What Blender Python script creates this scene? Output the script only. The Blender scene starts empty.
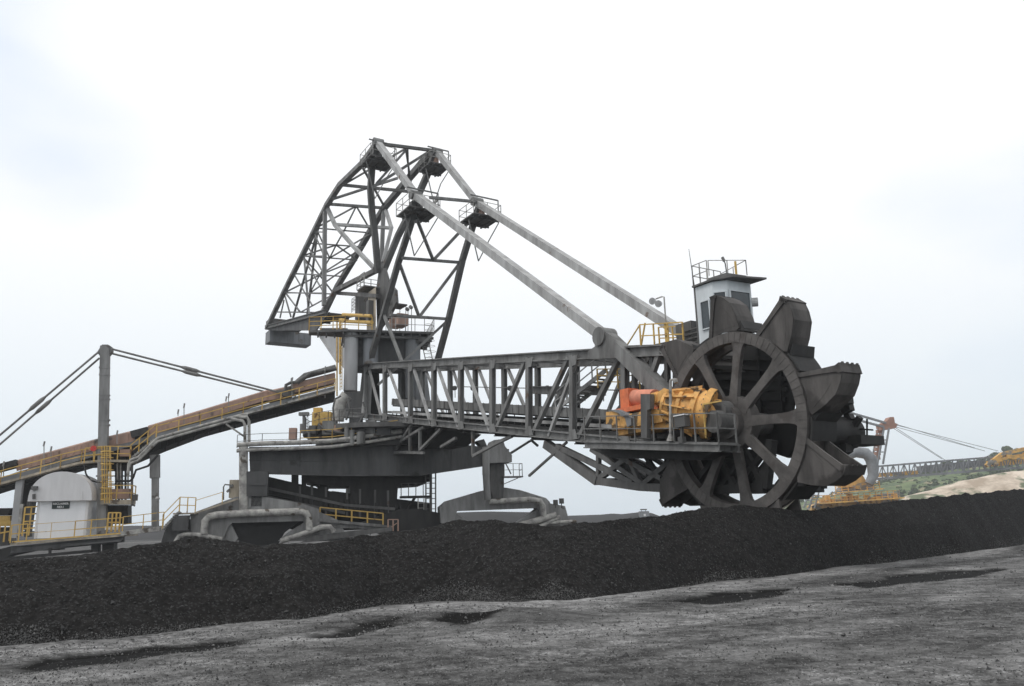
import bpy, math, random
import numpy as np
from mathutils import Vector, Matrix
random.seed(7); RNG = np.random.default_rng(7)
S = bpy.context.scene; COL = S.collection
# ------------------------------------------------------------ camera, sky, sun, exposure
F, CX, CY = 781.0, 512.0, 343.0
PITCH, ROLL, EYE = math.radians(12.7), math.radians(1.5), 1.9
cd = bpy.data.cameras.new('camera'); cam = bpy.data.objects.new('camera', cd); COL.objects.link(cam)
cd.sensor_width = 36; cd.lens = 36*F/1024; cd.clip_end = 6000; cd.clip_start = .1
cam.matrix_world = (Matrix.Translation((0, 0, EYE)) @ Matrix.Rotation(math.pi/2+PITCH, 4, 'X') @ Matrix.Rotation(-ROLL, 4, 'Z'))
S.camera = cam
SUN_EL, SUN_AZ = math.radians(58), math.radians(-105)     # azimuth measured from +Y (away) towards +X; sun high on the left
w = bpy.data.worlds.new('World'); S.world = w; w.use_nodes = True
nt = w.node_tree; nt.nodes.clear()
def nn(t, k, **kw):
    n = t.nodes.new(k)
    for a, b in kw.items(): setattr(n, a, b)
    return n
sky = nn(nt, 'ShaderNodeTexSky', sky_type='NISHITA', sun_disc=False)
sky.sun_elevation = SUN_EL; sky.sun_rotation = SUN_AZ; sky.dust_density = 3; sky.air_density = 1.0
geo = nn(nt, 'ShaderNodeTexCoord'); sep = nn(nt, 'ShaderNodeSeparateXYZ'); nt.links.new(geo.outputs['Generated'], sep.inputs[0])
mp = nn(nt, 'ShaderNodeMapping'); mp.inputs['Scale'].default_value = (1.0, 1.0, 2.2); nt.links.new(geo.outputs['Generated'], mp.inputs[0])
nz = nn(nt, 'ShaderNodeTexNoise'); nz.inputs['Scale'].default_value = 1.7; nz.inputs['Detail'].default_value = 4; nz.inputs['Roughness'].default_value = .45
nt.links.new(mp.outputs[0], nz.inputs['Vector'])
cr = nn(nt, 'ShaderNodeValToRGB'); cr.color_ramp.elements[0].position = .22; cr.color_ramp.elements[1].position = .44
cr.color_ramp.elements[0].color = (8.5, 9.6, 11.3, 1); cr.color_ramp.elements[1].color = (12.2, 12.3, 12.4, 1)   # thin and thick cloud
brk = nz.outputs['Fac']                       # thinner breaks in the overcast, high on the left and low on the right
for d_, lo_ in (((-.56, .68, .47), .955), ((.53, .80, .28), .965)):
    vn = nn(nt, 'ShaderNodeVectorMath', operation='NORMALIZE'); nt.links.new(geo.outputs['Generated'], vn.inputs[0])
    vd = nn(nt, 'ShaderNodeVectorMath', operation='DOT_PRODUCT'); nt.links.new(vn.outputs[0], vd.inputs[0]); vd.inputs[1].default_value = Vector(d_).normalized()
    mr = nn(nt, 'ShaderNodeMapRange', interpolation_type='SMOOTHSTEP'); mr.inputs['From Min'].default_value = lo_; mr.inputs['From Max'].default_value = 1.0; mr.inputs['To Min'].default_value = 0; mr.inputs['To Max'].default_value = -.22
    nt.links.new(vd.outputs['Value'], mr.inputs['Value']); ad = nn(nt, 'ShaderNodeMath', operation='ADD'); nt.links.new(brk, ad.inputs[0]); nt.links.new(mr.outputs[0], ad.inputs[1]); brk = ad.outputs[0]
nt.links.new(brk, cr.inputs[0])
hz = nn(nt, 'ShaderNodeMapRange'); hz.inputs['From Min'].default_value = 0.0; hz.inputs['From Max'].default_value = .34
nt.links.new(sep.outputs['Z'], hz.inputs['Value'])
cl = nn(nt, 'ShaderNodeMix', data_type='RGBA'); cl.inputs[6].default_value = (8.6, 9.7, 10.5, 1)                      # low misty air
nt.links.new(hz.outputs[0], cl.inputs[0]); nt.links.new(cr.outputs[0], cl.inputs[7])
mx = nn(nt, 'ShaderNodeMix', data_type='RGBA'); mx.inputs[0].default_value = .93
nt.links.new(sky.outputs[0], mx.inputs[6]); nt.links.new(cl.outputs[2], mx.inputs[7])
bg = nn(nt, 'ShaderNodeBackground'); bg.inputs['Strength'].default_value = .092
nt.links.new(mx.outputs[2], bg.inputs[0]); wo = nn(nt, 'ShaderNodeOutputWorld'); nt.links.new(bg.outputs[0], wo.inputs[0])
sl = bpy.data.lights.new('sun', 'SUN'); sl.energy = 1.25; sl.angle = math.radians(18); sl.color = (1, .98, .95)
so = bpy.data.objects.new('sun', sl); COL.objects.link(so)
sd = Vector((math.sin(SUN_AZ)*math.cos(SUN_EL), math.cos(SUN_AZ)*math.cos(SUN_EL), math.sin(SUN_EL)))
so.rotation_euler = sd.to_track_quat('Z', 'Y').to_euler()
S.view_settings.view_transform = 'Standard'; S.view_settings.look = 'None'; S.view_settings.exposure = 0.0; S.view_settings.gamma = 1
S.view_settings.use_curve_mapping = False
S.render.engine = 'CYCLES'

# ------------------------------------------------------------ materials
MATS = {}
def mat(name, c, c2=None, rough=.7, metal=0, scale=3, streak=0, bump=0, spec=.4, detail=6, rust=None, rustamt=.62, lo=.35, hi=.65):
    m = bpy.data.materials.new(name); m.use_nodes = True; t = m.node_tree; b = t.nodes['Principled BSDF']
    b.inputs['Roughness'].default_value = rough; b.inputs['Metallic'].default_value = metal; b.inputs['Specular IOR Level'].default_value = spec
    c2 = c2 or tuple(x*.7 for x in c)
    tc = nn(t, 'ShaderNodeTexCoord'); mp = nn(t, 'ShaderNodeMapping')
    mp.inputs['Scale'].default_value = (1, 1, .22 if streak else 1); t.links.new(tc.outputs['Object'], mp.inputs[0])
    nz = nn(t, 'ShaderNodeTexNoise'); nz.inputs['Scale'].default_value = scale; nz.inputs['Detail'].default_value = detail; nz.inputs['Roughness'].default_value = .65
    t.links.new(mp.outputs[0], nz.inputs['Vector'])
    r = nn(t, 'ShaderNodeValToRGB'); r.color_ramp.elements[0].position = lo; r.color_ramp.elements[1].position = hi
    r.color_ramp.elements[0].color = (*c2, 1); r.color_ramp.elements[1].color = (*c, 1); t.links.new(nz.outputs['Fac'], r.inputs[0])
    out = r.outputs[0]
    if rust:
        n2 = nn(t, 'ShaderNodeTexNoise'); n2.inputs['Scale'].default_value = scale*.6; n2.inputs['Detail'].default_value = 8; t.links.new(tc.outputs['Object'], n2.inputs['Vector'])
        r2 = nn(t, 'ShaderNodeValToRGB'); r2.color_ramp.elements[0].position = rustamt; r2.color_ramp.elements[1].position = rustamt+.05
        t.links.new(n2.outputs['Fac'], r2.inputs[0])
        x = nn(t, 'ShaderNodeMix', data_type='RGBA'); t.links.new(r2.outputs[0], x.inputs[0]); t.links.new(out, x.inputs[6]); x.inputs[7].default_value = (*rust, 1); out = x.outputs[2]
    t.links.new(out, b.inputs['Base Color'])
    if bump:
        bp = nn(t, 'ShaderNodeBump'); bp.inputs['Strength'].default_value = bump; bp.inputs['Distance'].default_value = .05
        n3 = nn(t, 'ShaderNodeTexNoise'); n3.inputs['Scale'].default_value = scale*4; n3.inputs['Detail'].default_value = 8; t.links.new(tc.outputs['Object'], n3.inputs['Vector'])
        t.links.new(n3.outputs['Fac'], bp.inputs['Height']); t.links.new(bp.outputs[0], b.inputs['Normal'])
    MATS[name] = m; return m
mat('steel', (.22, .22, .215), (.095, .093, .09), rust=(.10, .065, .045), rustamt=.66, scale=1.6, streak=1)
mat('steel_light', (.42, .42, .415), (.24, .235, .23), rust=(.13, .085, .06), rustamt=.68, scale=1.6, streak=1)
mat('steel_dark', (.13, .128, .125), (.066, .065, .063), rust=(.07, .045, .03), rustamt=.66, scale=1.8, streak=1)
mat('near_black', (.014, .014, .014), (.009, .009, .009))  # even near-black base colour for inner housings, slew drive and plug
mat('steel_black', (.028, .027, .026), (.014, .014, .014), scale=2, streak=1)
mat('wheel_steel', (.115, .106, .100), (.060, .055, .052), scale=1.4, rust=(.06, .052, .048), rustamt=.6, bump=.35, rough=.75)
mat('bucket_steel', (.098, .09, .085), (.036, .033, .031), lo=.4, hi=.62, scale=.8, rust=(.035, .031, .029), rustamt=.54, bump=.4, rough=.75, streak=1)
mat('dust_steel', (.145, .135, .127), (.06, .055, .052), lo=.38, hi=.6, scale=1.3)
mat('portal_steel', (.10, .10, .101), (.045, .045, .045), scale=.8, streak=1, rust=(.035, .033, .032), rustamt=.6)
mat('leg_steel', (.30, .298, .293), (.145, .143, .14), scale=1.2, streak=1, rust=(.06, .045, .035), rustamt=.64)
mat('pipe_grey', (.46, .45, .42), (.18, .172, .165), scale=2.2, rust=(.09, .075, .06), rustamt=.6)
mat('blue_grey', (.24, .25, .265), (.15, .155, .16), scale=.9, streak=1, rust=(.12, .10, .085), rustamt=.63)
mat('pale_panel', (.42, .425, .43), (.29, .29, .295), scale=.8, streak=1)
mat('rust_sheet', (.42, .27, .21), (.26, .18, .145), scale=1.0, streak=1, rust=(.10, .09, .08), rustamt=.6)
mat('yellow', (.66, .44, .13), (.48, .31, .09), scale=3, rust=(.17, .09, .04), rustamt=.62)
mat('yellow_machine', (.84, .46, .14), (.52, .29, .10), scale=3, rust=(.12, .085, .05), rustamt=.565, rough=.7)
mat('tan_paint', (.46, .40, .31), (.24, .21, .17), scale=2, streak=1, rust=(.12, .1, .08), rustamt=.6)
mat('orange', (.74, .19, .07), (.50, .13, .055), scale=2.5, rough=.65, rust=(.16, .08, .05), rustamt=.6)
mat('salmon', (.72, .27, .17), (.5, .19, .12), scale=2.5, rough=.65)
mat('white_clad', (.86, .87, .89), (.78, .79, .81), scale=1.2, streak=1, rough=.5)
mat('roof_clad', (.70, .69, .69), (.61, .60, .60), scale=1.5, streak=1)
mat('cab_paint', (.66, .70, .72), (.50, .53, .545), scale=1.5, streak=1, rust=(.2, .19, .18), rustamt=.68)
mat('glass', (.03, .045, .055), (.02, .028, .034), rough=.12, spec=.6)
mat('sign_dark', (.025, .04, .04), rough=.5)
mat('white_paint', (.8, .8, .8), (.7, .7, .7))
mat('red_paint', (.65, .06, .05), (.5, .05, .04))
mat('belt', (.04, .04, .04), (.02, .02, .02))
mat('lamp_glass', (.5, .5, .5), (.35, .35, .35), rough=.2)
mat('green_hill', (.12, .16, .055), (.035, .065, .025), scale=.16, detail=12, rust=(.22, .19, .11), rustamt=.58, rough=.95, lo=.42, hi=.58)
mat('tan_cut', (.62, .53, .43), (.33, .26, .19), scale=.14, detail=12, rust=(.10, .12, .06), rustamt=.56, rough=.95, lo=.4, hi=.6)
mat('far_leaves', (.085, .12, .045), (.03, .05, .022), scale=.25, rough=.9)
mat('bark', (.12, .09, .07))
mat('far_pile', (.045, .045, .047), (.032, .032, .033), scale=.06, rough=.95)
mat('machine_grey', (.27, .28, .29), (.16, .165, .17), scale=.5)
mat('rust_pink', (.40, .22, .16), (.27, .15, .11), scale=.5)
mat('far_orange', (.78, .46, .12), (.45, .27, .11), scale=.9, rust=(.25, .23, .2), rustamt=.55)
mat('rail_steel', (.2, .17, .15), (.12, .1, .09))

# ------------------------------------------------------------ mesh builder
def V(*a): return np.array(a, float)
def unit(v): v = np.array(v, float); return v/np.linalg.norm(v)
UP = V(0, 0, 1); HOME = {}
class MB:
    def __init__(s): s.v = []; s.f = []
    def add(s, vs, fs):
        b = len(s.v); s.v += [tuple(float(c) for c in p) for p in vs]; s.f += [tuple(b+i for i in f) for f in fs]; return s
    def prism(s, a, b):                      # two matching loops
        n = len(a)
        return s.add(list(a)+list(b), [tuple(range(n))[::-1], tuple(range(n, 2*n))] + [(i, (i+1) % n, n+(i+1) % n, n+i) for i in range(n)])
    def bar(s, p, q, w, h=None, up=UP, ext=0):
        h = h or w; p = V(*p); q = V(*q); d = unit(q-p); p = p-d*ext; q = q+d*ext
        if abs(np.dot(d, up)) > .97: up = NB
        x = unit(np.cross(d, up)); y = np.cross(x, d)
        c = [x*w/2*i+y*h/2*j for i, j in ((-1, -1), (1, -1), (1, 1), (-1, 1))]
        return s.prism([p+k for k in c], [q+k for k in c])
    def ibeam(s, p, q, w, h, up=UP, t=.06):   # rolled section: web and two flanges
        p = V(*p); q = V(*q); d = unit(q-p)
        if abs(np.dot(d, up)) > .97: up = NB
        x = unit(np.cross(d, up)); y = np.cross(x, d)
        s.bar(p+y*(h-t)/2, q+y*(h-t)/2, w, t, y); s.bar(p-y*(h-t)/2, q-y*(h-t)/2, w, t, y); s.bar(p, q, t, h-2*t-.004, y); return s
    def pipe(s, pts, r, n=8, cap=True):
        pts = [V(*p) for p in pts]; m = len(pts)
        rs = r if hasattr(r, '__len__') else [r]*m
        T = [unit(pts[min(i+1, m-1)]-pts[max(i-1, 0)]) for i in range(m)]
        ref = UP if abs(T[0][2]) < .9 else V(1, 0, 0); rings = []
        for i in range(m):
            x = unit(np.cross(T[i], ref)); y = np.cross(x, T[i]); ref = y
            rings.append([pts[i]+(x*math.cos(a)+y*math.sin(a))*rs[i] for a in (2*math.pi*k/n for k in range(n))])
        vs = [v for g in rings for v in g]; fs = [(i*n+k, i*n+(k+1) % n, (i+1)*n+(k+1) % n, (i+1)*n+k) for i in range(m-1) for k in range(n)]
        if cap: fs += [tuple(range(n))[::-1], tuple(range((m-1)*n, m*n))]
        return s.add(vs, fs)
    def box(s, c, ax, ay, az):               # centre and three half vectors
        c = V(*c); L = [c+ax*i+ay*j-az for i, j in ((-1, -1), (1, -1), (1, 1), (-1, 1))]
        return s.prism(L, [p+2*az for p in L])
    def build(s, name, m, parent=None, label=None, smooth=False, home=None):
        me = bpy.data.meshes.new(name); h = HOME.get(parent.name, V(0, 0, 0)) if parent else (home if home is not None else V(0, 0, 0))
        me.from_pydata([tuple(a-b for a, b in zip(v, h)) for v in s.v], [], s.f); me.update()
        me.materials.append(MATS[m])
        if smooth:
            me.polygons.foreach_set('use_smooth', [True]*len(me.polygons)); me.set_sharp_from_angle(angle=math.radians(38))
        o = bpy.data.objects.new(name, me); COL.objects.link(o); HOME[o.name] = h
        if parent: o.parent = parent
        else: o.location = tuple(h)
        if label: o['label'] = label
        return o
def empty(name, home=None, parent=None, label=None, cat=None, group=None, kind=None):
    o = bpy.data.objects.new(name, None); COL.objects.link(o); o.empty_display_size = .5
    if parent: o.parent = parent; HOME[o.name] = HOME[parent.name]
    else: o.location = tuple(home); HOME[o.name] = V(*home)
    return tag(o, label, cat, group, kind)
def tag(o, label=None, cat=None, group=None, kind=None):
    for k, v in (('label', label), ('category', cat), ('group', group), ('kind', kind)):
        if v: o[k] = v
    return o

# ------------------------------------------------------------ survey: a bearing in the photo meets the plane a member stands in
def ray(px, py):
    x = (px-CX)/F; y = -(py-CY)/F; c, s = math.cos(ROLL), math.sin(ROLL)
    xr = x*c+y*s; yr = -x*s+y*c; cp, sp = math.cos(PITCH), math.sin(PITCH)
    return V(xr, cp-yr*sp, sp+yr*cp)
E0 = V(0, 0, EYE)
def Y(px, py, d): r = ray(px, py); return E0+r*(d/r[1])
DB = -unit(ray(39, 381)); DH = unit(V(DB[0], DB[1], 0)); NB = np.cross(UP, DH)      # boom axis (towards the wheel), its heading, and across it (away from the eye)
P0 = Y(600, 437, 37)
def L(px, py, off=0): r = ray(px, py); return E0+r*(np.dot(P0+NB*off-E0, NB)/np.dot(r, NB))
SC = Y(386, 450, 62.6); GA = Y(0, 450, 56); GD = unit(V(SC[0]-GA[0], SC[1]-GA[1], 0)); GN = np.cross(UP, GD); GN = GN if GN[1] > 0 else -GN
def T(px, py, off=0): r = ray(px, py); return E0+r*(np.dot(SC+GN*off-E0, GN)/np.dot(r, GN))
def ground(px, py, z=0): r = ray(px, py); return E0+r*((z-EYE)/r[2])
def hor(px): return 532.5-px*27/1024
def pl(fn, pts, off=0): return [fn(x, y, off) for x, y in pts]
def plate(mb, fn, pts, off, thick, n):        # outline standing in a plane, given its real thickness along n
    a = pl(fn, pts, off); mb.prism(a, [p+n*thick for p in a]); return mb
def handrail(mb, pts, h=1.05, step=1.5, r=.028, mid=2, up=UP):
    for a, b in zip(pts[:-1], pts[1:]):
        a = V(*a); b = V(*b); n = max(1, int(round(np.linalg.norm(b-a)/step)))
        for k in range(n+1):
            p = a+(b-a)*k/n; mb.bar(p, p+up*h, r*2, r*2, NB)
        for m in range(1, mid+1): mb.bar(a+up*h*m/mid, b+up*h*m/mid, r*1.7, r*1.7)
    return mb
def ladder(mb, a, b, wv, step=.3, r=.03):
    a = V(*a); b = V(*b); mb.bar(a-wv, b-wv, r*2, r*2, NB); mb.bar(a+wv, b+wv, r*2, r*2, NB); n = int(np.linalg.norm(b-a)/step)
    for k in range(1, n): p = a+(b-a)*k/n; mb.bar(p-wv, p+wv, r*1.4, r*1.4)
    return mb
def noise2(x, y, seed=0):                     # value noise
    def hsh(i, j): 
        n = np.sin(i*127.1+j*311.7+seed*74.7)*43758.5453; return n-np.floor(n)
    xi, yi = np.floor(x), np.floor(y); xf, yf = x-xi, y-yi; u = xf*xf*(3-2*xf); v = yf*yf*(3-2*yf)
    return (hsh(xi, yi)*(1-u)+hsh(xi+1, yi)*u)*(1-v)+(hsh(xi, yi+1)*(1-u)+hsh(xi+1, yi+1)*u)*v-.5
def fbm(x, y, o=4, seed=0):
    s = 0; a = 1
    for k in range(o): s = s+a*noise2(x*2**k, y*2**k, seed+k); a *= .5
    return s
def grid_obj(name, X, Yy, Z, m, smooth=True):
    ny, nx = X.shape; vs = np.stack([X, Yy, Z], -1).reshape(-1, 3)
    i = np.arange((ny-1)*(nx-1)); r, c = i//(nx-1), i % (nx-1); a = r*nx+c
    fs = np.stack([a, a+1, a+nx+1, a+nx], -1)
    me = bpy.data.meshes.new(name); me.from_pydata(vs.tolist(), [], fs.tolist()); me.materials.append(MATS[m]); me.update()
    if smooth: me.polygons.foreach_set('use_smooth', [True]*len(me.polygons))
    o = bpy.data.objects.new(name, me); COL.objects.link(o); HOME[o.name] = V(0, 0, 0); return o

# ------------------------------------------------------------ ground and stockpiles
def coal_mat(name, ca, cb, cc, fine, rough=.8, patch=None, bump=.9, spec=.35, sparkle=.0, vs=30, th=.90):
    m = bpy.data.materials.new(name); m.use_nodes = True; t = m.node_tree; b = t.nodes['Principled BSDF']
    b.inputs['Roughness'].default_value = rough; b.inputs['Specular IOR Level'].default_value = spec
    tc = nn(t, 'ShaderNodeTexCoord')
    def noise(sc, det, ro=.6, scale=None):
        n = nn(t, 'ShaderNodeTexNoise'); n.inputs['Scale'].default_value = sc; n.inputs['Detail'].default_value = det; n.inputs['Roughness'].default_value = ro
        if scale:
            mp = nn(t, 'ShaderNodeMapping'); mp.inputs['Scale'].default_value = scale; t.links.new(tc.outputs['Object'], mp.inputs[0]); t.links.new(mp.outputs[0], n.inputs['Vector'])
        else: t.links.new(tc.outputs['Object'], n.inputs['Vector'])
        return n
    n1 = noise(fine, 8, .75); r1 = nn(t, 'ShaderNodeValToRGB'); r1.color_ramp.elements[0].position = .38; r1.color_ramp.elements[1].position = .64
    r1.color_ramp.elements[0].color = (*ca, 1); r1.color_ramp.elements[1].color = (*cb, 1); t.links.new(n1.outputs['Fac'], r1.inputs[0]); out = r1.outputs[0]
    n2 = noise(.45, 7, .7, patch or (1, 1, 1)); r2 = nn(t, 'ShaderNodeValToRGB'); r2.color_ramp.elements[0].position = .45; r2.color_ramp.elements[1].position = .66
    t.links.new(n2.outputs['Fac'], r2.inputs[0]); x = nn(t, 'ShaderNodeMix', data_type='RGBA'); t.links.new(r2.outputs[0], x.inputs[0]); t.links.new(out, x.inputs[6])
    y = nn(t, 'ShaderNodeMix', data_type='RGBA'); y.inputs[0].default_value = .7; t.links.new(out, y.inputs[6]); y.inputs[7].default_value = (*cc, 1); t.links.new(y.outputs[2], x.inputs[7]); out = x.outputs[2]
    if sparkle:
        vo = nn(t, 'ShaderNodeTexVoronoi'); vo.inputs['Scale'].default_value = vs; t.links.new(tc.outputs['Object'], vo.inputs['Vector'])
        r3 = nn(t, 'ShaderNodeValToRGB'); r3.color_ramp.elements[0].position = th; r3.color_ramp.elements[1].position = th+.06
        s3 = nn(t, 'ShaderNodeSeparateColor'); t.links.new(vo.outputs['Color'], s3.inputs[0]); t.links.new(s3.outputs[0], r3.inputs[0])
        z = nn(t, 'ShaderNodeMix', data_type='RGBA'); t.links.new(r3.outputs[0], z.inputs[0]); t.links.new(out, z.inputs[6]); z.inputs[7].default_value = (sparkle,)*3+(1,); out = z.outputs[2]
    t.links.new(out, b.inputs['Base Color'])
    bp = nn(t, 'ShaderNodeBump'); bp.inputs['Strength'].default_value = bump; bp.inputs['Distance'].default_value = .06
    n4 = noise(fine*.6, 9, .75); t.links.new(n4.outputs['Fac'], bp.inputs['Height']); t.links.new(bp.outputs[0], b.inputs['Normal'])
    MATS[name] = m
coal_mat('coal', (.004, .0039, .0038), (.0228, .0213, .0205), (.0095, .0088, .0084), 7, rough=.85, bump=1.0, spec=.12, sparkle=.034, vs=26, th=.84)
coal_mat('yard_ground', (.085, .0845, .084), (.29, .287, .284), (.34, .337, .333), 6, rough=.95, patch=(.45, 1.1, 1), bump=.7, spec=.04, sparkle=.36, vs=34, th=.88)
coal_mat('wet_mud', (.008, .008, .008), (.018, .018, .018), (.012, .012, .012), 2.5, rough=.9, bump=.12, spec=.05)
coal_mat('far_ground', (.03, .03, .03), (.06, .06, .06), (.05, .05, .05), .3, rough=.95, bump=.1, spec=.1)

BX = [-420, -160, -100, 0, 60, 100, 200, 300, 380, 450, 500, 560, 600, 640, 700, 760, 800, 850, 900, 960, 1000, 1024, 1150, 1250]
BY = [697, 664, 657, 650, 645, 642, 630, 621, 607, 602, 604, 603, 599, 593, 586, 580, 575, 568, 563, 555, 549, 546, 534, 527]
TX = [-420, -160, -100, 0, 60, 100, 150, 200, 230, 260, 300, 340, 370, 430, 455, 490, 510, 540, 600, 640, 670, 700, 738, 770, 800, 850, 900, 950, 1024, 1150, 1250]
TY = [604, 575, 570, 560, 554, 550, 544, 538.5, 541, 544.5, 542, 538.5, 534, 527.5, 520.5, 518.5, 523, 525, 519.5, 517, 513.5, 507.5, 504.5, 507.5, 510, 505, 500, 494, 488, 478, 470]
def pile_cols(n):
    out = []
    for px in np.linspace(-400, 1240, n):
        yb = np.interp(px, BX, BY); yt = np.interp(px, TX, TY)
        b = ground(px, yb); r = ray(px, yt); e = r[2]/r[1]; Yc = (EYE+.62*b[1])/(.62-e)
        out.append((b, Y(px, yt, Yc)))
    return out
n = 1040; cols = pile_cols(n); B = np.array([c[0] for c in cols]); C_ = np.array([c[1] for c in cols])
ss = np.concatenate([np.linspace(-.35, 0, 14)[:-1], np.linspace(0, 1, 90), 1+np.linspace(0, 2.6, 45)[1:]])
Xg = []; 
for s in ss:
    if s <= 0: P = B+(C_-B)*s; z = np.full(n, s*1.6)
    elif s <= 1: P = B+(C_-B)*s; z = C_[:, 2]*np.clip(s*1.03-.03*s*s+.02*np.sin(s*3.1)-.02*s, 0, 1)
    else: P = B+(C_-B)*s; z = C_[:, 2]-(C_[:, 2]-.15)*np.clip((s-1)/1.35, 0, 1)**1.15
    Xg.append(np.stack([P[:, 0], P[:, 1], z], -1))
G = np.array(Xg); sg = np.clip(ss, 0, 1)[:, None]
dw = np.clip(ss*6, 0, 1)[:, None]; x, y = G[..., 0], G[..., 1]
crest = np.exp(-((ss-1)/.12)**2)[:, None]
G[..., 2] += dw*(.12*fbm(x*.5, y*.5, 3, 1)*(1-crest)+.07*fbm(x*2.2, y*2.2, 3, 5)+.07*crest*fbm(x*.9, y*.9, 3, 17)+.045*np.abs(fbm(x*7, y*7, 2, 9)))
toe = np.clip(1-ss/.5, 0, 1)[:, None]; G[..., 1] += toe*(.1+.6*fbm(x*.35+9, x*.1, 3, 21)+.18*fbm(x*1.4, x*.2, 3, 31))
tag(grid_obj('coal_stockpile', G[..., 0], G[..., 1], G[..., 2], 'coal'), kind='structure')
# yard: one sheet, fine near the eye, coarse to the horizon
gx = np.concatenate([-np.geomspace(1650, 42, 22), np.linspace(-40, 46, 420), np.geomspace(48, 1650, 22)])
gy = np.concatenate([[-60, -20, -5, 2], np.linspace(5, 22, 330), np.linspace(22.1, 60, 180), np.geomspace(62, 1560, 30)])
XX, YY = np.meshgrid(gx, gy); near = np.clip((60-YY)/30, 0, 1)*np.clip((48-np.abs(XX))/6, 0, 1)
ZZ = near*(.07*fbm(XX*.5, YY*.9, 3, 3)+.05*fbm(XX*1.9, YY*2.6, 3, 8)+.03*np.abs(fbm(XX*6, YY*6, 2, 13)))
tr = YY-.42*XX                                  # wheel ruts running along the foot of the heap
for c0, a in ((7.2, .05), (9.0, .05), (11.4, .04), (13.2, .04)): ZZ -= near*a*np.exp(-((tr-c0-.25*np.sin(XX*.3))/.28)**2)
WET = ([(12, 668), (60, 658), (150, 649), (244, 640), (235, 645), (130, 660), (70, 669), (25, 673)],
       [(316, 637), (345, 628), (395, 620), (384, 628), (350, 637)],
       [(842, 585), (890, 577), (930, 572), (1004, 569), (975, 577), (920, 582), (870, 588)],
       [(676, 602), (720, 594), (790, 589), (770, 598), (710, 604)],
       [(440, 622), (480, 615), (524, 610), (500, 618), (460, 625)])
def poly_dist(px, py, poly):                  # signed distance, inside positive
    d = np.full(px.shape, 1e9); inside = np.zeros(px.shape, bool); k = len(poly)
    for i in range(k):
        ax_, ay_ = poly[i]; bx_, by_ = poly[(i+1) % k]; ex, ey = bx_-ax_, by_-ay_
        t = np.clip(((px-ax_)*ex+(py-ay_)*ey)/(ex*ex+ey*ey), 0, 1); d = np.minimum(d, np.hypot(px-ax_-t*ex, py-ay_-t*ey))
        c = (ay_ > py) != (by_ > py); inside ^= c & (px < (bx_-ax_)*(py-ay_)/((by_-ay_) or 1e-9)+ax_)
    return np.where(inside, d, -d)
ZZ = ZZ*.45+.02
for pol in WET:
    gp = [tuple(ground(a, b)[:2]) for a, b in pol]; dd = poly_dist(XX, YY, gp)+.22*fbm(XX*1.3, YY*2.0, 4, 77)
    k = np.clip((dd+.25)/.4, 0, 1); ZZ = ZZ*(1-k)+(-.045)*k
ZZ += near*(1-np.clip(-ZZ/.04, 0, 1))*(.022*np.clip((16-YY)/6, 0, 1)*fbm(XX*2.6, YY*4.5, 2, 91)+.020*np.abs(fbm(XX*7, YY*7, 2, 93)))
hm_ = np.exp(-(((XX-24)/3.0)**2+((YY-33.5)/1.6)**2)); ZZ += .7*hm_; hm_ = np.exp(-(((XX+.3)/1.6)**2+((YY-16.2)/.5)**2)); ZZ += .18*hm_
gobj = tag(grid_obj('ground', XX, YY, ZZ, 'yard_ground'), kind='structure')
toe_x, toe_y = B[:, 0], B[:, 1]                # line of the heap's foot
dt = np.interp(XX, toe_x, toe_y)-YY            # metres in front of the foot
rot = (XX*.8+YY*.6)*.35, (YY*.8-XX*.6)*1.1
pale = .34+.55*fbm(rot[0], rot[1], 4, 51)+.35*fbm(XX*1.7, YY*2.6, 3, 55)+.42*np.exp(-((dt-.9)/1.1)**2)+.30*np.exp(-((dt-4.8+1.2*fbm(XX*.3, YY*.1, 2, 66))/1.3)**2)-.30*np.exp(-((dt-2.9)/.7)**2)
wet = np.zeros_like(pale)
for pol in WET:
    gp = [tuple(ground(a, b)[:2]) for a, b in pol]; dd = poly_dist(XX, YY, gp)+.35*fbm(XX*1.3, YY*2.0, 4, 77); wet = np.maximum(wet, np.clip((dd+.22)/.2, 0, 1))
for nm_, arr in (('pale', np.clip(pale, 0, 1)), ('wet', wet)):
    at = gobj.data.attributes.new(nm_, 'FLOAT', 'POINT'); at.data.foreach_set('value', arr.reshape(-1).astype(np.float32))
t = MATS['yard_ground'].node_tree; b = t.nodes['Principled BSDF']; src = b.inputs['Base Color'].links[0].from_socket
ap = nn(t, 'ShaderNodeAttribute', attribute_name='pale'); aw = nn(t, 'ShaderNodeAttribute', attribute_name='wet')
mu = nn(t, 'ShaderNodeMix', data_type='RGBA', blend_type='MULTIPLY'); mu.inputs[0].default_value = 1; t.links.new(src, mu.inputs[6])
rp = nn(t, 'ShaderNodeValToRGB'); rp.color_ramp.elements[0].color = (.36, .36, .36, 1); rp.color_ramp.elements[1].color = (1.0, 1.0, 1.0, 1); rp.color_ramp.elements[0].position = .12; rp.color_ramp.elements[1].position = .8
t.links.new(ap.outputs['Fac'], rp.inputs[0]); t.links.new(rp.outputs[0], mu.inputs[7])
tcg = nn(t, 'ShaderNodeTexCoord'); mpg = nn(t, 'ShaderNodeMapping'); mpg.inputs['Rotation'].default_value = (0, 0, -.5); mpg.inputs['Scale'].default_value = (1.3, 2.0, 1); t.links.new(tcg.outputs['Object'], mpg.inputs[0])
ng = nn(t, 'ShaderNodeTexNoise'); ng.inputs['Scale'].default_value = 1.4; ng.inputs['Detail'].default_value = 7; ng.inputs['Roughness'].default_value = .75; t.links.new(mpg.outputs[0], ng.inputs['Vector'])
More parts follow.
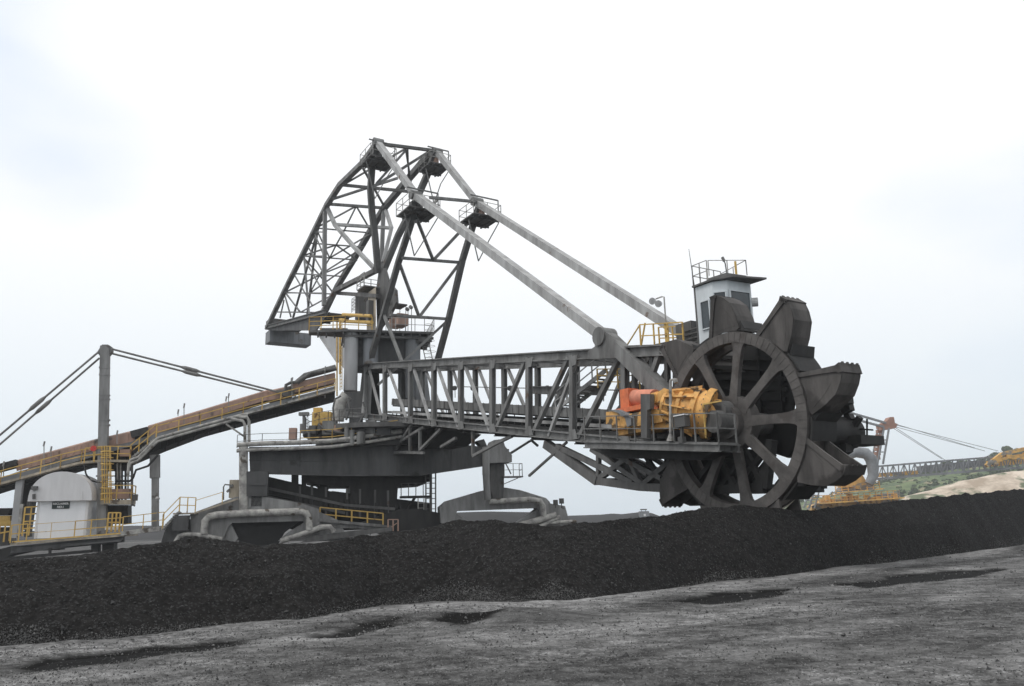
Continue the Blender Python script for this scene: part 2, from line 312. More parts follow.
rg = nn(t, 'ShaderNodeValToRGB'); rg.color_ramp.elements[0].position = .40; rg.color_ramp.elements[1].position = .58; rg.color_ramp.elements[0].color = (.58, .58, .58, 1); rg.color_ramp.elements[1].color = (1.12, 1.12, 1.12, 1); t.links.new(ng.outputs['Fac'], rg.inputs[0])
m3 = nn(t, 'ShaderNodeMix', data_type='RGBA', blend_type='MULTIPLY'); m3.inputs[0].default_value = 1; t.links.new(mu.outputs[2], m3.inputs[6]); t.links.new(rg.outputs[0], m3.inputs[7]); mu = m3
mw = nn(t, 'ShaderNodeMix', data_type='RGBA'); t.links.new(aw.outputs['Fac'], mw.inputs[0]); t.links.new(mu.outputs[2], mw.inputs[6]); mw.inputs[7].default_value = (.011, .0108, .0105, 1)
t.links.new(mw.outputs[2], b.inputs['Base Color'])
for pol in WET:
    gp = [ground(a, b, -.035) for a, b in pol]; c = sum(gp)/len(gp)
    P = [c+(p-c)*1.0+unit(p-c)*.45 for p in gp]; P = [V(p[0], p[1], -.035) for p in P]; k = len(P)
    mb = MB(); mb.add([V(c[0], c[1], -.035)]+P, [(0, 1+i, 1+(i+1) % k) for i in range(k)]); tag(mb.build('puddle', 'wet_mud'), kind='structure')
# loose lumps on yard and slope
def lumps(name, pos, size, m):
    k = len(pos); oct_ = np.array([(1, 0, 0), (0, 1, 0), (-1, 0, 0), (0, -1, 0), (0, 0, 1), (0, 0, -1)], float)
    v = pos[:, None, :]+oct_[None]*size[:, None, None]*RNG.uniform(.5, 1.25, (k, 6, 1))+RNG.normal(0, .22, (k, 6, 3))*size[:, None, None]
    f = np.array([(0, 1, 4), (1, 2, 4), (2, 3, 4), (3, 0, 4), (1, 0, 5), (2, 1, 5), (3, 2, 5), (0, 3, 5)])
    fs = (f[None]+np.arange(k)[:, None, None]*6).reshape(-1, 3)
    me = bpy.data.meshes.new(name); me.from_pydata(v.reshape(-1, 3).tolist(), [], fs.tolist()); me.materials.append(MATS[m]); me.update()
    o = bpy.data.objects.new(name, me); COL.objects.link(o); HOME[o.name] = V(0, 0, 0); return o
mat('lump_coal', (.035, .034, .033), (.015, .015, .015), scale=9, rough=.5, spec=.5)
mat('lump_pale', (.20, .197, .193), (.09, .089, .088), scale=9, rough=.7)
k = 12000; i = RNG.integers(0, n, k); s = RNG.uniform(0, 1.0, k)**1.2; j = np.searchsorted(ss, s); pos = G[np.clip(j, 0, len(ss)-1), i].copy()
pos += RNG.normal(0, .02, pos.shape); keep = pos[:, 0] < 34
tag(lumps('coal_lumps', pos[keep], np.clip(RNG.lognormal(-4.5, .5, k), .006, .04)[keep], 'lump_coal'), 'loose black coal lumps lying over the stockpile slope', 'coal lumps', kind='stuff')
def yard_pts(k, p):
    px = RNG.uniform(-60, 1090, k); yb = np.interp(px, BX, BY); t = RNG.uniform(0, 1, k)**p; py = yb+2+(700-yb)*t
    return np.array([ground(a, b, .0) for a, b in zip(px, py)])
def zat(p):
    return np.array([ZZ[min(len(gy)-1, np.searchsorted(gy, q[1])), min(len(gx)-1, np.searchsorted(gx, q[0]))] for q in p])
for nm, k, mu, m, lb in (('gravel', 22000, -4.95, 'lump_pale', 'pale grit and small stones scattered over the dusty yard'), ('gravel', 14000, -4.75, 'lump_coal', 'dark coal crumbs scattered over the dusty yard')):
    p = yard_pts(k, 1.0); p[:, 2] = zat(p)+.004; sz = np.clip(RNG.lognormal(mu, .5, k), .004, .05)*np.clip(p[:, 1]/14, .7, 1.6)
    tag(lumps(nm, p, sz, m), lb, 'gravel', kind='stuff')

# grit thrown up over the foot of the heap, in patches
mat('lump_grey', (.15, .148, .145), (.05, .05, .05), scale=9, rough=.8)
k = 90000; i = RNG.integers(0, n, k); s_ = RNG.uniform(-.05, .26, k); j = np.clip(np.searchsorted(ss, s_), 0, len(ss)-1); P_ = G[j, i].copy()
dens = fbm(P_[:, 0]*.35+3, P_[:, 0]*.05, 3, 61)*.42+.05+RNG.normal(0, .03, k); keep = (s_ < dens) & (P_[:, 0] < 40) & (P_[:, 0] > -12); P_ = P_[keep]+RNG.normal(0, .012, (keep.sum(), 3)); P_[:, 2] += .01
tag(lumps('gravel', P_, np.clip(RNG.lognormal(-4.75, .45, len(P_)), .006, .028), 'lump_grey'), 'grey grit patches spread over the foot of the black heap', 'gravel', kind='stuff')

# far stockpiles, hill, cut bank
def ridge(name, pts, dist, m, depth, base_y=None, seed=1, amp=.03, kind='structure'):
    xs = np.linspace(pts[0][0], pts[-1][0], 160); ys = np.interp(xs, [p[0] for p in pts], [p[1] for p in pts])
    d = np.interp(xs, [p[0] for p in pts], dist if hasattr(dist, '__len__') else [dist]*len(pts))
    prof = [(-1, -.5), (-.85, .12), (-.6, .42), (-.35, .72), (-.12, .95), (0, 1), (.3, .93), (.7, .5), (1, -.2)]
    R = []
    for s, h in prof:
        row = []
        for a, b, dd in zip(xs, ys, d):
            c = Y(a, b, dd); q = V(c[0]/dd*(dd+s*depth), dd+s*depth, 0); q[2] = max(c[2]*h, -.4) if h > 0 else -.5; row.append(q)
        R.append(row)
    R = np.array(R); H = R[..., 2].max(); R[..., 2] += amp*H*fbm(R[..., 0]*.12, R[..., 1]*.12, 4, seed)*(R[..., 2] > .1)
    return tag(grid_obj(name, R[..., 0], R[..., 1], R[..., 2], m), kind=kind)
ridge('far_stockpile', [(90, 530), (105, 527), (130, 525.5), (175, 526), (215, 529)], 150, 'far_pile', 12, seed=3)
ridge('far_stockpile', [(425, 522), (440, 516), (458, 512.5), (490, 511.5), (530, 512), (548, 515), (575, 518)], 120, 'far_pile', 10, seed=5)
ridge('far_stockpile', [(545, 519), (570, 515.5), (600, 514.5), (612, 513.5), (622, 514), (640, 512), (652, 513), (662, 517)], 170, 'far_pile', 12, seed=7)
ridge('far_stockpile', [(-120, 533), (-40, 530), (40, 531), (100, 533)], 190, 'far_pile', 14, seed=9)
ridge('hill', [(780, 508), (815, 500), (850, 492), (880, 481), (915, 474), (960, 468), (1000, 458), (1040, 452), (1120, 440), (1260, 425)], 430, 'green_hill', 120, seed=11, amp=.05)
ridge('hill', [(870, 512), (890, 505), (905, 497), (935, 489), (955, 481), (990, 475), (1030, 468), (1100, 462), (1260, 455)], 300, 'tan_cut', 26, seed=13, amp=.05)

# ------------------------------------------------------------ THE RECLAIMER
REC = empty('bucket_wheel_reclaimer', V(SC[0], SC[1], .3), label='huge grey bucket wheel reclaimer with a lattice boom standing behind the coal heap', cat='reclaimer')
BW = 3.2
# ---- boom
boom = empty('boom', parent=REC)
TOPC = [(362, 366.5), (480, 360.5), (560, 356), (650, 351), (677, 349.5)]
BOTC = [(340, 413), (365, 417.5), (430, 426), (480, 431.5), (540, 437), (600, 442.5), (672, 447)]
def ty(px): return np.interp(px, [p[0] for p in TOPC], [p[1] for p in TOPC])
def by(px): return np.interp(px, [p[0] for p in BOTC], [p[1] for p in BOTC])
A_, B_ = L(362, ty(362)), L(677, ty(677)); C2, D2 = L(345, by(345)), L(672, by(672))
for off in (0, BW):
    o = NB*off
    MB().ibeam(A_+o, B_+o, .34, .50, t=.07).build('chord', 'steel', boom)
    MB().ibeam(C2+o, D2+o, .34, .42, t=.07).build('chord', 'steel', boom)
posts = [366, 385, 410.5, 434, 461, 492.5, 529, 573, 625]
for off in (0, BW):
    for p in posts: MB().ibeam(L(p, ty(p))+NB*off, L(p, by(p))+NB*off, .30, .30, NB, .05).build('post', 'steel', boom)
diags = [(369, 381.5, 0), (388, 407.5, 0), (413, 431, 0), (437, 458.5, 0), (464, 490, 0), (526, 496, 1), (569, 533, 1), (578, 549, 2), (621, 579, 1), (660, 629, 1)]
for a, b, kd in diags:
    for off in (0, BW):
        p, q = L(a, ty(a)+2)+NB*off, L(b, by(b)-2)+NB*off
        MB().bar(p, q, .17 if kd != 1 else .22, .17 if kd != 1 else .22, NB).build('brace', 'steel_light' if kd != 1 else 'steel', boom)
for i, p in enumerate(posts):
    a, b = L(p, ty(p)), L(p, by(p))
    MB().ibeam(a+NB*.15, a+NB*(BW-.15), .2, .3, t=.05).build('cross_beam', 'steel', boom)
    MB().ibeam(b+NB*.15, b+NB*(BW-.15), .25, .4, t=.05).build('cross_beam', 'steel_dark', boom)
    if i < len(posts)-1:
        c = L(posts[i+1], ty(posts[i+1])); m = MB(); m.bar(a+NB*.1, c+NB*(BW-.1), .12, .12); m.build('brace', 'steel', boom)
# belt conveyor inside the boom: trough, skirt boards, idler pipes, cable trays
def along(y0, y1, x0=380, x1=655, off=0): return L(x0, y0, 0)+NB*off, L(x1, y1, 0)+NB*off
a, b = along(405, 424, off=1.6); MB().bar(a, b, 1.1, .10).build('conveyor_belt', 'belt', boom)
for off in (1.0, 2.15):
    a, b = along(401, 417.5, off=off); m = MB(); m.bar(a, b, .05, .5)
    for k in range(46):
        p = a+(b-a)*(k+.5)/46; m.bar(p-UP*.26-NB*.04, p+UP*.27-NB*.04, .05, .05, NB)
    m.build('skirt_board', 'steel', boom)
a, b = along(411.5, 429.5, off=.55); m = MB(); m.bar(a, b, .3, .17); m.bar(a-UP*.42+NB*.2, b-UP*.42+NB*.2, .1, .1); m.build('cable_tray', 'steel_light', boom)
a, b = along(412, 430, off=.9); m = MB()
for k in range(40):
    p = a+(b-a)*(k+.5)/40; m.bar(p+UP*.02, p-UP*.65, .06, .06, NB); m.bar(p+UP*.1, p+NB*1.3+UP*.1, .09, .09)
m.build('idler_frame', 'steel_dark', boom)
a, b = along(416.5, 437, off=1.6); MB().bar(a, b, 1.9, .12).build('return_belt', 'steel_dark', boom)
a, b = along(413, 431, off=2.45); MB().bar(a, b, .06, .62).build('back_sheet', 'steel_black', boom)
a, b = along(419, 438.5, off=1.3); MB().bar(a, b, .06, .35).build('belt_guard', 'steel_dark', boom)
a, b = along(419, 439, x0=352, off=.35); m = MB(); m.bar(a, b, .6, .05); m.build('walkway', 'steel_dark', boom)
a, b = along(419, 438, x0=380, off=2.85); m = MB(); m.bar(a, b, .6, .05); m.build('walkway', 'steel_dark', boom)
a, b = along(417.2, 436.5, x0=380, off=2.6); m = MB(); handrail(m, [a, b], step=1.6, r=.025); m.build('handrail', 'steel', boom)
for k in range(9):      # floodlights on the far rail
    p = L(455+k*18.5, 388+.02*k, 2.6); m = MB(); m.bar(p-UP*.7, p+UP*.1, .04, .04, NB); m.pipe([p, p+V(-.05, -.22, -.05)], .17, 10); m.build('floodlight', 'steel_dark', boom)
a, b = L(452, 386.5, 2.6), L(700, 392, 2.6); MB().pipe([a, b], .03).build('conduit', 'steel', boom)
# mid beam and stair between the trusses near the drive
MB().ibeam(L(533, 390, 1.6), L(604, 391, 1.6), .3, .45, t=.06).build('cross_beam', 'steel', boom)
m = MB(); a, b = L(556, 410, .9), L(606, 370, .9); m.bar(a, b, .08, .22); m.bar(a+NB*.8, b+NB*.8, .08, .22)
for k in range(12): p = a+(b-a)*(k+.5)/12; m.box(p+NB*.4, DH*.13, NB*.4, UP*.02)
handrail(m, [a+NB*-.02, b+NB*-.02], .95, 1.2); m.build('stair', 'steel_light', boom)
m = MB(); handrail(m, [L(598, 388, .7), L(640, 389, .7)], .95, .8, mid=3); m.build('handrail', 'yellow', boom)
# knee braces hanging under the boom
m = MB()
for kk, (a, b) in enumerate((((384, 421), (396, 449)), ((396, 449), (414, 421)), ((410, 427), (410, 452)), ((394, 452), (424, 453)), ((375, 441), (396, 424)), ((420, 450), (441, 429)), ((393, 446), (424, 427)),
             ((397, 423), (376, 438)), ((420, 453), (420, 428)), ((441, 447), (456, 438)), ((473, 456), (473, 431)), ((473, 456), (497, 443)), ((497, 443), (512, 436)))):
    if kk >= 9: m.build('bracket', 'steel', boom); m = MB()
    m.bar(L(*a, .12), L(*b, .12), .17, .17, NB)
m.build('bracket', 'steel', boom)
m = MB(); m.box(L(408, 453, .7), DH*1.2, NB*.7, UP*.05); m.build('bracket_floor', 'steel', boom)
m = MB()
for a, b, o1, o2 in (((530, 441), (511, 453), .1, -1.2), ((531, 440), (538, 446), .1, .5), ((567, 442), (529, 476), .1, -.5)): m.bar(L(*a, o1), L(*b, o2), .11, .11)
m.build('scraper_arm', 'steel_dark', boom)
m = MB(); plate(m, L, [(380, 421), (452, 429), (466, 434), (452, 446), (436, 449), (400, 449), (384, 436)], 2.2, 1.2, NB); m.build('slew_drive', 'near_black', boom)
m = MB(); m.box(L(404, 440, 1.4), DH*.5, NB*.3, UP*.55); m.pipe([L(411, 450, 1.1), L(411, 434, 1.1)], .09); m.build('slew_motor', 'rust_sheet', boom)
for p in posts:
    for q, sg in ((ty(p), -1), (by(p), 1)):
        c = L(p, q, -.19); m = MB(); hw = .38
        o_ = [c+DH*hw+UP*.02*sg, c-DH*hw+UP*.02*sg, c-DH*hw*.45+UP*.52*sg, c+DH*hw*.45+UP*.52*sg]; m.prism(o_, [v_+NB*.03 for v_ in o_]); m.build('gusset', 'steel', boom)
# under-slung nose truss
for off in (.1, BW):
    o = NB*off
    for a, b, wd in (((545, 444), (597, 481), .42), ((597, 481), (640, 487), .34), ((640, 487), (700, 490), .34), ((700, 490), (764, 488), .34), ((597, 481), (597, 447), .2), ((597, 479), (629, 456), .24), ((556, 446), (632, 483), .26),
                     ((590, 449), (642, 484), .22), ((603, 449), (660, 478), .22), ((640, 486), (676, 455), .22), ((640, 486), (624, 452), .18), ((665, 488), (640, 450), .18), ((690, 489), (718, 452), .2),
                     ((700, 489), (672, 455), .2), ((735, 489), (712, 450), .2), ((735, 489), (760, 455), .2), ((718, 489), (745, 452), .16), ((764, 488), (742, 450), .22), ((752, 489), (764, 468), .2), ((764, 488), (770, 440), .3)):
        p, q = L(*a), L(*b)
        MB().bar(p+o, q+o, wd, wd, NB).build('nose_chord' if wd > .3 else 'nose_brace', 'steel_dark' if a[0] < 650 and off < 1 else 'steel_black', boom)
for p in ((597, 481), (640, 487), (670, 489), (700, 490), (735, 489), (764, 488)):
    a = L(*p); MB().bar(a+NB*.2, a+NB*BW, .26, .26).build('cross_beam', 'steel_black', boom)
MB().ibeam(L(650, 351, BW), L(677, 349.5, BW)+DH*4.0, .34, .5, t=.07).build('chord', 'steel_dark', boom)
# dark transfer housing that stands behind the wheel
nose = MB()
plate(nose, L, [(700, 352), (716, 338), (766, 342), (789, 362), (794, 400), (790, 428), (752, 424), (706, 400)], 1.75, .12, NB)
for yy in (356, 366, 376, 386, 396): nose.bar(L(708, yy+1, 1.66), L(786, yy+3, 1.66), .10, .16)
for xx in (712, 735, 757, 778): nose.bar(L(xx, 348, 1.62), L(xx+4, 420, 1.62), .12, .1, NB)
nose.build('transfer_housing', 'near_black', boom)
m = MB(); plate(m, L, [(686, 388), (745, 400), (796, 420), (796, 448), (788, 458), (770, 452), (752, 444), (700, 446), (680, 420)], 1.72, 1.6, NB)
m.build('chute', 'near_black', boom)
m = MB(); plate(m, L, [(664, 446), (744, 449), (742, 470), (732, 486), (716, 487), (712, 500), (690, 506), (664, 496)], .95, .9, NB)
m.build('hopper', 'near_black', boom)
m = MB()
for a, b in (((668, 450), (700, 500)), ((684, 450), (716, 486)), ((664, 487), (690, 484)), ((722, 452), (716, 486)), ((745, 462), (668, 455))): m.bar(L(*a, .88), L(*b, .88), .14, .14, NB)
m.build('hopper_rib', 'steel_black', boom)
# discharge side beyond the wheel: roller, beams, guard plates
m = MB(); p = L(812, 431, 1.6); m.pipe([p, p+NB*2.3], .60, 24); m.pipe([p-NB*.3, p+NB*2.6], .12, 10); m.build('roller', 'steel_black', boom, smooth=True)
m = MB(); plate(m, L, [(800, 385), (812, 380), (830, 384), (836, 396), (828, 409), (806, 414), (806, 444), (798, 446)], 1.75, .3, NB); m.build('guard', 'steel_black', boom)
m = MB()
plate(m, L, [(832, 376), (844, 376), (850, 388), (847, 398), (850, 410), (842, 414), (838, 404), (828, 396)], 3.1, .3, NB)
plate(m, L, [(808, 445), (830, 448), (846, 444), (846, 452), (828, 462), (808, 455)], 2.6, .4, NB)
for (x0, y0), (x1, y1), w_ in (((842, 424), (852, 416), .3), ((848, 436), (860, 417), .22), ((838, 446), (866, 441), .26), ((848, 452), (856, 440), .2), ((850, 444), (846, 412), .16)): m.bar(L(x0, y0, 3.4), L(x1, y1, 3.4), w_, w_*.8)
for k in range(34):
    q = L(836+random.uniform(-6, 13), 380+k*2.1, 3.0+random.uniform(-.5, .6))
    if 411 < 380+k*2.1 < 422 and random.random() < .8: continue
    m.box(q, unit(DH+UP*random.uniform(-.4, .4))*random.uniform(.06, .2), NB*random.uniform(.1, .3), UP*random.uniform(.06, .2))
m.build('guard', 'steel_black', boom)
m = MB(); m.box(L(862, 441, 3.6), DH*.45, NB*.7, UP*.17); m.bar(L(867, 441, 3.6), L(867, 419, 3.6), .05, .05, NB); m.bar(L(858, 429, 3.6), L(873, 430, 3.6), .05, .06); m.build('discharge_bracket', 'steel_black', boom)

# ---- bucket wheel
wheel = empty('bucket_wheel', parent=REC)
WOFF = -.45; c0 = L(730.5, 422.4, WOFF); WC = c0; WU = UP
def W(r, deg, dep=0): a = math.radians(deg); return WC+DH*r*math.cos(a)+WU*r*math.sin(a)+NB*dep
def ring(mb, r0, r1, d0, d1, n=96, a0=0, a1=360):
    full = (a1-a0 == 360); k = n if full else n+1; vs = []
    for i in range(k):
        a = a0+(a1-a0)*i/n; vs += [W(r0, a, d0), W(r1, a, d0), W(r1, a, d1), W(r0, a, d1)]
    fs = []
    for i in range(n):
        b = 4*i; c = 4*((i+1) % k); fs += [(b+j, b+(j+1) % 4, c+(j+1) % 4, c+j) for j in range(4)]
    if not full: fs += [(0, 1, 2, 3), (4*n+3, 4*n+2, 4*n+1, 4*n)]
    mb.add(vs, fs); return mb
m = ring(MB(), 3.03, 3.44, 0, .34)
for i in range(72): m.prism([W(3.04, i*5, -.012), W(3.43, i*5, -.012), W(3.43, i*5+.35, -.012), W(3.04, i*5+.35, -.012)], [W(3.04, i*5, .01), W(3.43, i*5, .01), W(3.43, i*5+.35, .01), W(3.04, i*5+.35, .01)])
m.build('rim', 'wheel_steel', wheel, smooth=True)
ring(MB(), 3.0, 3.4, .85, 1.05).build('rim', 'wheel_steel', wheel, smooth=True)
m = ring(MB(), 0.01, 1.02, .03, .5, 48); ring(m, .3, .62, -.25, .03, 32); m.build('hub', 'wheel_steel', wheel, smooth=True)
m = MB(); m.pipe([W(0, 0, -.9), W(0, 0, 1.9)], .42, 20); m.build('axle', 'steel_dark', wheel, smooth=True)
PH = 77
for k in range(9):
    a = PH-40*k; m = MB(); sp = 26 if k not in (3, 6) else 20
    def edge(side, dep): 
        o = []
        for r, hw in ((.75, .32), (1.0, .20), (1.9, .165), (2.6, .19), (2.9, .24), (3.08, .34)): o.append(W(r, a+side*math.degrees(math.atan2(hw, r)), dep))
        return o
    A1 = edge(1, 0.015)+edge(-1, 0.015)[::-1]; A2 = edge(1, .20)+edge(-1, .20)[::-1]
    m.prism(A1, A2); m.build('spoke', 'wheel_steel', wheel)
for k in range(9):
    a = 61.5-40*k+(1.5 if k == 2 else 0)
    prof = [(3.42, .6), (4.2, -4.0), (4.98, -6.9), (5.03, -9.5), (4.88, -12.5), (4.62, -16.5), (4.1, -20.5), (3.6, -24.0), (3.50, -22), (3.5, -10)]
    d0, d1 = .06, 1.06; t = .05; m = MB()
    for dd in (d0, d1-t):       # side cheeks
        m.prism([W(r, a+q, dd) for r, q in prof], [W(r, a+q, dd+t) for r, q in prof])
    back = prof[2:8]            # curved back shell
    for (r1, q1), (r2, q2) in zip(back[:-1], back[1:]):
        m.prism([W(r1, a+q1, d0+.01), W(r2, a+q2, d0+.01), W(r2-.05, a+q2, d0+.01), W(r1-.05, a+q1, d0+.01)], [W(r1, a+q1, d1-.01), W(r2, a+q2, d1-.01), W(r2-.05, a+q2, d1-.01), W(r1-.05, a+q1, d1-.01)])
    o = m.build('bucket', 'bucket_steel', wheel)
    m = MB()                    # thick cutting lip round the mouth
    lip = [(3.45, 1.4), (4.2, -3.1), (5.06, -6.0), (5.05, -8.9), (4.85, -8.0), (4.2, -5.4), (3.45, -1.5)]
    for dd, th in ((d0-.05, .09), (d1-.04, .09)): m.prism([W(r, a+q, dd) for r, q in lip], [W(r, a+q, dd+th) for r, q in lip])
    m.prism([W(4.93, a-5.6, d0-.05), W(5.09, a-5.3, d0-.05), W(5.08, a-9.0, d0-.05), W(4.93, a-9, d0-.05)], [W(4.93, a-5.6, d1+.05), W(5.09, a-5.3, d1+.05), W(5.08, a-9.0, d1+.05), W(4.93, a-9, d1+.05)])
    m.build('bucket_lip', 'bucket_steel', wheel)
    m = MB(); wp = [(3.62, -3.6), (4.35, -9.2), (4.55, -11.5), (4.15, -16), (3.68, -20.5)]; m.prism([W(r, a+q, d0-.008) for r, q in wp], [W(r, a+q, d0+.02) for r, q in wp]); m.build('wear_plate', 'bucket_steel', wheel)
    m = MB()
    for k2 in range(4): z0 = d0+.06+k2*.26; m.prism([W(5.05, a-5.4, z0), W(5.05, a-8.2, z0), W(5.12, a-4.9, z0+.02)], [W(5.05, a-5.4, z0+.16), W(5.05, a-8.2, z0+.16), W(5.12, a-4.9, z0+.14)])
    m.build('tooth_row', 'bucket_steel', wheel)
    if True:                    # coal guard between this bucket and the next
        m = MB(); ring(m, 3.5, 3.58, .1, 1.4, 6, a-38, a-25); m.prism([W(3.5, a-24, .15), W(3.9, a-23, .15), W(3.6, a-27, .15)], [W(3.5, a-24, 1.35), W(3.9, a-23, 1.35), W(3.6, a-27, 1.35)]); m.build('rim_plate', 'steel_black', wheel)

# ---- operator cab
cab = empty('operator_cab', parent=REC)
cb = L(700, 348, 1.75); CN = NB*1.0; CDv = DH
def K(u, v, z): return cb+CDv*u+CN*v+UP*z          # u towards the wheel, v away from the eye
foot = [(0, 0), (1.0, 0), (1.5, .4), (1.6, 1.75), (0, 1.75)]
CZ = 2.75
m = MB(); m.prism([K(u, v, -.1) for u, v in foot], [K(u, v, CZ) for u, v in foot]); m.build('cab_body', 'cab_paint', cab)
def pane(p0, p1, f0, f1, z0, z1, inset=.03):
    a = V(*p0); b = V(*p1); d = b-a; nrm = unit(V(d[1], -d[0])); q0 = a+d*f0+nrm*inset; q1 = a+d*f1+nrm*inset; r0 = a+d*f0-nrm*.01; r1 = a+d*f1-nrm*.01
    g = MB().prism([K(*q0, z0), K(*q1, z0), K(*q1, z1), K(*q0, z1)], [K(*r0, z0), K(*r1, z0), K(*r1, z1), K(*r0, z1)])
    win = g.build('window', 'glass', cab)
    fr = MB(); e = .05
    q0 = a+d*f0+nrm*(inset+.02); q1 = a+d*f1+nrm*(inset+.02)
    fr.bar(K(*q0, z0), K(*q1, z0), e, e); fr.bar(K(*q0, z1), K(*q1, z1), e, e); fr.bar(K(*q0, z0), K(*q0, z1), e, e, NB); fr.bar(K(*q1, z0), K(*q1, z1), e, e, NB)
    fr.build('window_frame', 'cab_paint', cab)
pane(foot[0], foot[1], .28, .80, .75, 2.0); pane(foot[1], foot[2], .06, .88, .6, 2.25); pane(foot[2], foot[3], .06, .90, .75, 2.3)
rf = [(-.1, -.1), (1.1, -.12), (1.9, .3), (2.35, 1.95), (-.1, 1.85)]
m = MB(); m.prism([K(u, v, CZ+.02) for u, v in rf], [K(u, v, CZ+.1) for u, v in rf]); m.prism([K(u, v, CZ+.1) for u, v in [(.4, .3), (1.5, .4), (1.6, 1.7), (.4, 1.7)]], [K(u, v, CZ+.36) for u, v in [(.45, .35), (1.45, .45), (1.55, 1.6), (.45, 1.6)]])
m.build('roof', 'steel_dark', cab)
m = MB(); handrail(m, [K(-.1, 1.8, CZ+.1), K(-.1, 0, CZ+.1), K(.8, 0, CZ+.1)], .95, .4, .018); handrail(m, [K(.8, .1, CZ+.36), K(1.6, 1.6, CZ+.36), K(0, 1.7, CZ+.2)], .7, .8, .015, mid=1); m.build('handrail', 'pipe_grey', cab)
m = MB(); m.bar(K(1.4, 1.15, CZ+.3), K(1.4, 1.15, CZ+1.0), .07, .07, NB); m.build('handrail_post', 'yellow', cab)
m = MB(); m.pipe([K(-.05, .05, CZ-.4), K(-.2, 0, CZ+1.9)], [.03, .012]); m.build('antenna', 'steel', cab)
m = MB(); m.pipe([K(1.1, .9, CZ+.3), K(1.05, .9, CZ+.95), K(.98, .9, CZ+1.15)], .03); m.pipe([K(1.0, .9, CZ+1.1), K(.93, .88, CZ+1.28)], .07); m.build('siren', 'steel', cab)
m = MB(); m.pipe([K(1.55, 1.75, 1.9), K(1.75, 1.95, 1.9)], .2, 14); m.build('floodlight', 'lamp_glass', cab)
m = MB(); m.pipe([K(-.06, .02, -.1), K(-.06, .02, CZ)], .05); m.pipe([K(-.06, .3, -.1), K(-.06, .3, CZ)], .03); m.build('conduit', 'steel', cab)
m = MB(); plate(m, L, [(676, 352), (705, 346), (735, 346), (745, 372), (706, 372)], 1.7, 2.2, NB); m.build('cab_support', 'steel_dark', cab)
m = MB(); m.box(L(692, 337, 2.6), DH*.5, NB*.5, UP*.62); 
for k in range(4): m.box(L(692, 329+k*4.6, 2.05), DH*.53, NB*.03, UP*.03)
m.build('bearing_block', 'steel_dark', cab)

# ---- drive platform, gearbox, motor
drive = empty('drive_unit', parent=REC)
PO = -1.9; pa, pb = L(585, 441, PO), L(719, 443, PO); pd = unit(pb-pa); pw = NB*1.0
m = MB(); m.box((pa+pb)/2+pw/2+UP*-.02, (pb-pa)/2, pw/2, UP*.05)
m.ibeam(pa-UP*.17, pb-UP*.17, .2, .30, t=.05); m.ibeam(pa-UP*.17+pw, pb-UP*.17+pw, .2, .30, t=.05)
for k in range(9): p = pa+(pb-pa)*(k+.5)/9; m.bar(p-UP*.17, p-UP*.17+pw, .12, .2)
m.build('platform', 'steel', drive)
m = MB(); plate(m, L, [(590, 449), (722, 449), (700, 460), (612, 458)], -1.1, 1.0, NB); m.build('platform_girder', 'steel_black', drive)
m = MB(); handrail(m, [pa, pb, pb+pw*.9], 1.08, 1.15, .026); m.build('handrail', 'steel', drive)
m = MB(); q0 = L(706, 438, PO+.2); m.bar(q0, q0+UP*1.25, .05, .05, NB); m.bar(q0+UP*1.25, q0+UP*1.25+DH*.9, .05, .05); m.build('handrail_post', 'yellow', drive)
# main gearbox axis runs across the boom, from the motor at the back left to the wheel hub
hubp = W(0, 0, -.05); ax = -NB
def cyl(mb, c, d, r, l, n=20): c = V(*c); d = unit(d); mb.pipe([c, c+d*l], r, n); return mb
def turned(mb, c, d, prof, n=28):
    d = unit(d); c = V(*c); mb.pipe([c+d*s for s, r in prof], [r for s, r in prof], n); return mb
gb = L(706, 411, -1.35)
m = MB(); gc = L(706, 413, -.75); g2 = L(668, 405, -1.5); gdv = unit(g2-gc)
turned(m, gc, gdv, [(-.5, .62), (-.3, .62), (-.299, .98), (-.05, 1.0), (-.049, .9), (.25, .84), (.251, .92), (.45, .9), (.451, .78), (.9, .68), (.901, .75), (1.05, .73), (1.051, .6), (1.6, .48), (1.601, .52), (1.72, .5)])
m.build('gearbox', 'yellow_machine', drive, smooth=True)
m = MB(); s1, s2 = gc+gdv*.35, gc+gdv*1.6
tt = unit(np.cross(gdv, UP)); vv = np.cross(tt, gdv)
for k in range(12):
    a = 2*math.pi*k/12; dd = tt*math.cos(a)+vv*math.sin(a); m.prism([s1+dd*.82+tt*0, s1+dd*1.02, s2+dd*.62, s2+dd*.5], [p+np.cross(dd, gdv)*.06 for p in (s1+dd*.82, s1+dd*1.02, s2+dd*.62, s2+dd*.5)])
m.build('gearbox_rib', 'yellow_machine', drive)
m = MB()
for k in range(24):
    a = 2*math.pi*k/24; dd = tt*math.cos(a)+vv*math.sin(a); m.pipe([gc+gdv*-.32+dd*.92, gc+gdv*.0+dd*.92], .035, 6)
m.build('bolt', 'steel_dark', drive)
m = MB(); hs = L(668, 403, -1.9)
m.prism(pl(L, [(654, 402), (658, 392), (664, 388), (673, 391), (678, 397), (676, 403), (664, 404)], -1.75), pl(L, [(654, 402), (658, 392), (664, 388), (673, 391), (678, 397), (676, 403), (664, 404)], -1.5))
m.build('gear_housing', 'yellow_machine', drive)
m = MB(); cyl(m, L(664, 399, -1.2), -NB, .22, .6, 18); cyl(m, L(664, 399, -1.2), -NB, .28, .4, 18); m.build('end_cover', 'yellow_machine', drive, smooth=True)
m = MB(); cyl(m, L(635, 398, -1.1), unit(L(655, 398, -1.1)-L(632, 398, -1.1)), .36, 1.3, 20); m.build('motor', 'salmon', drive, smooth=True)
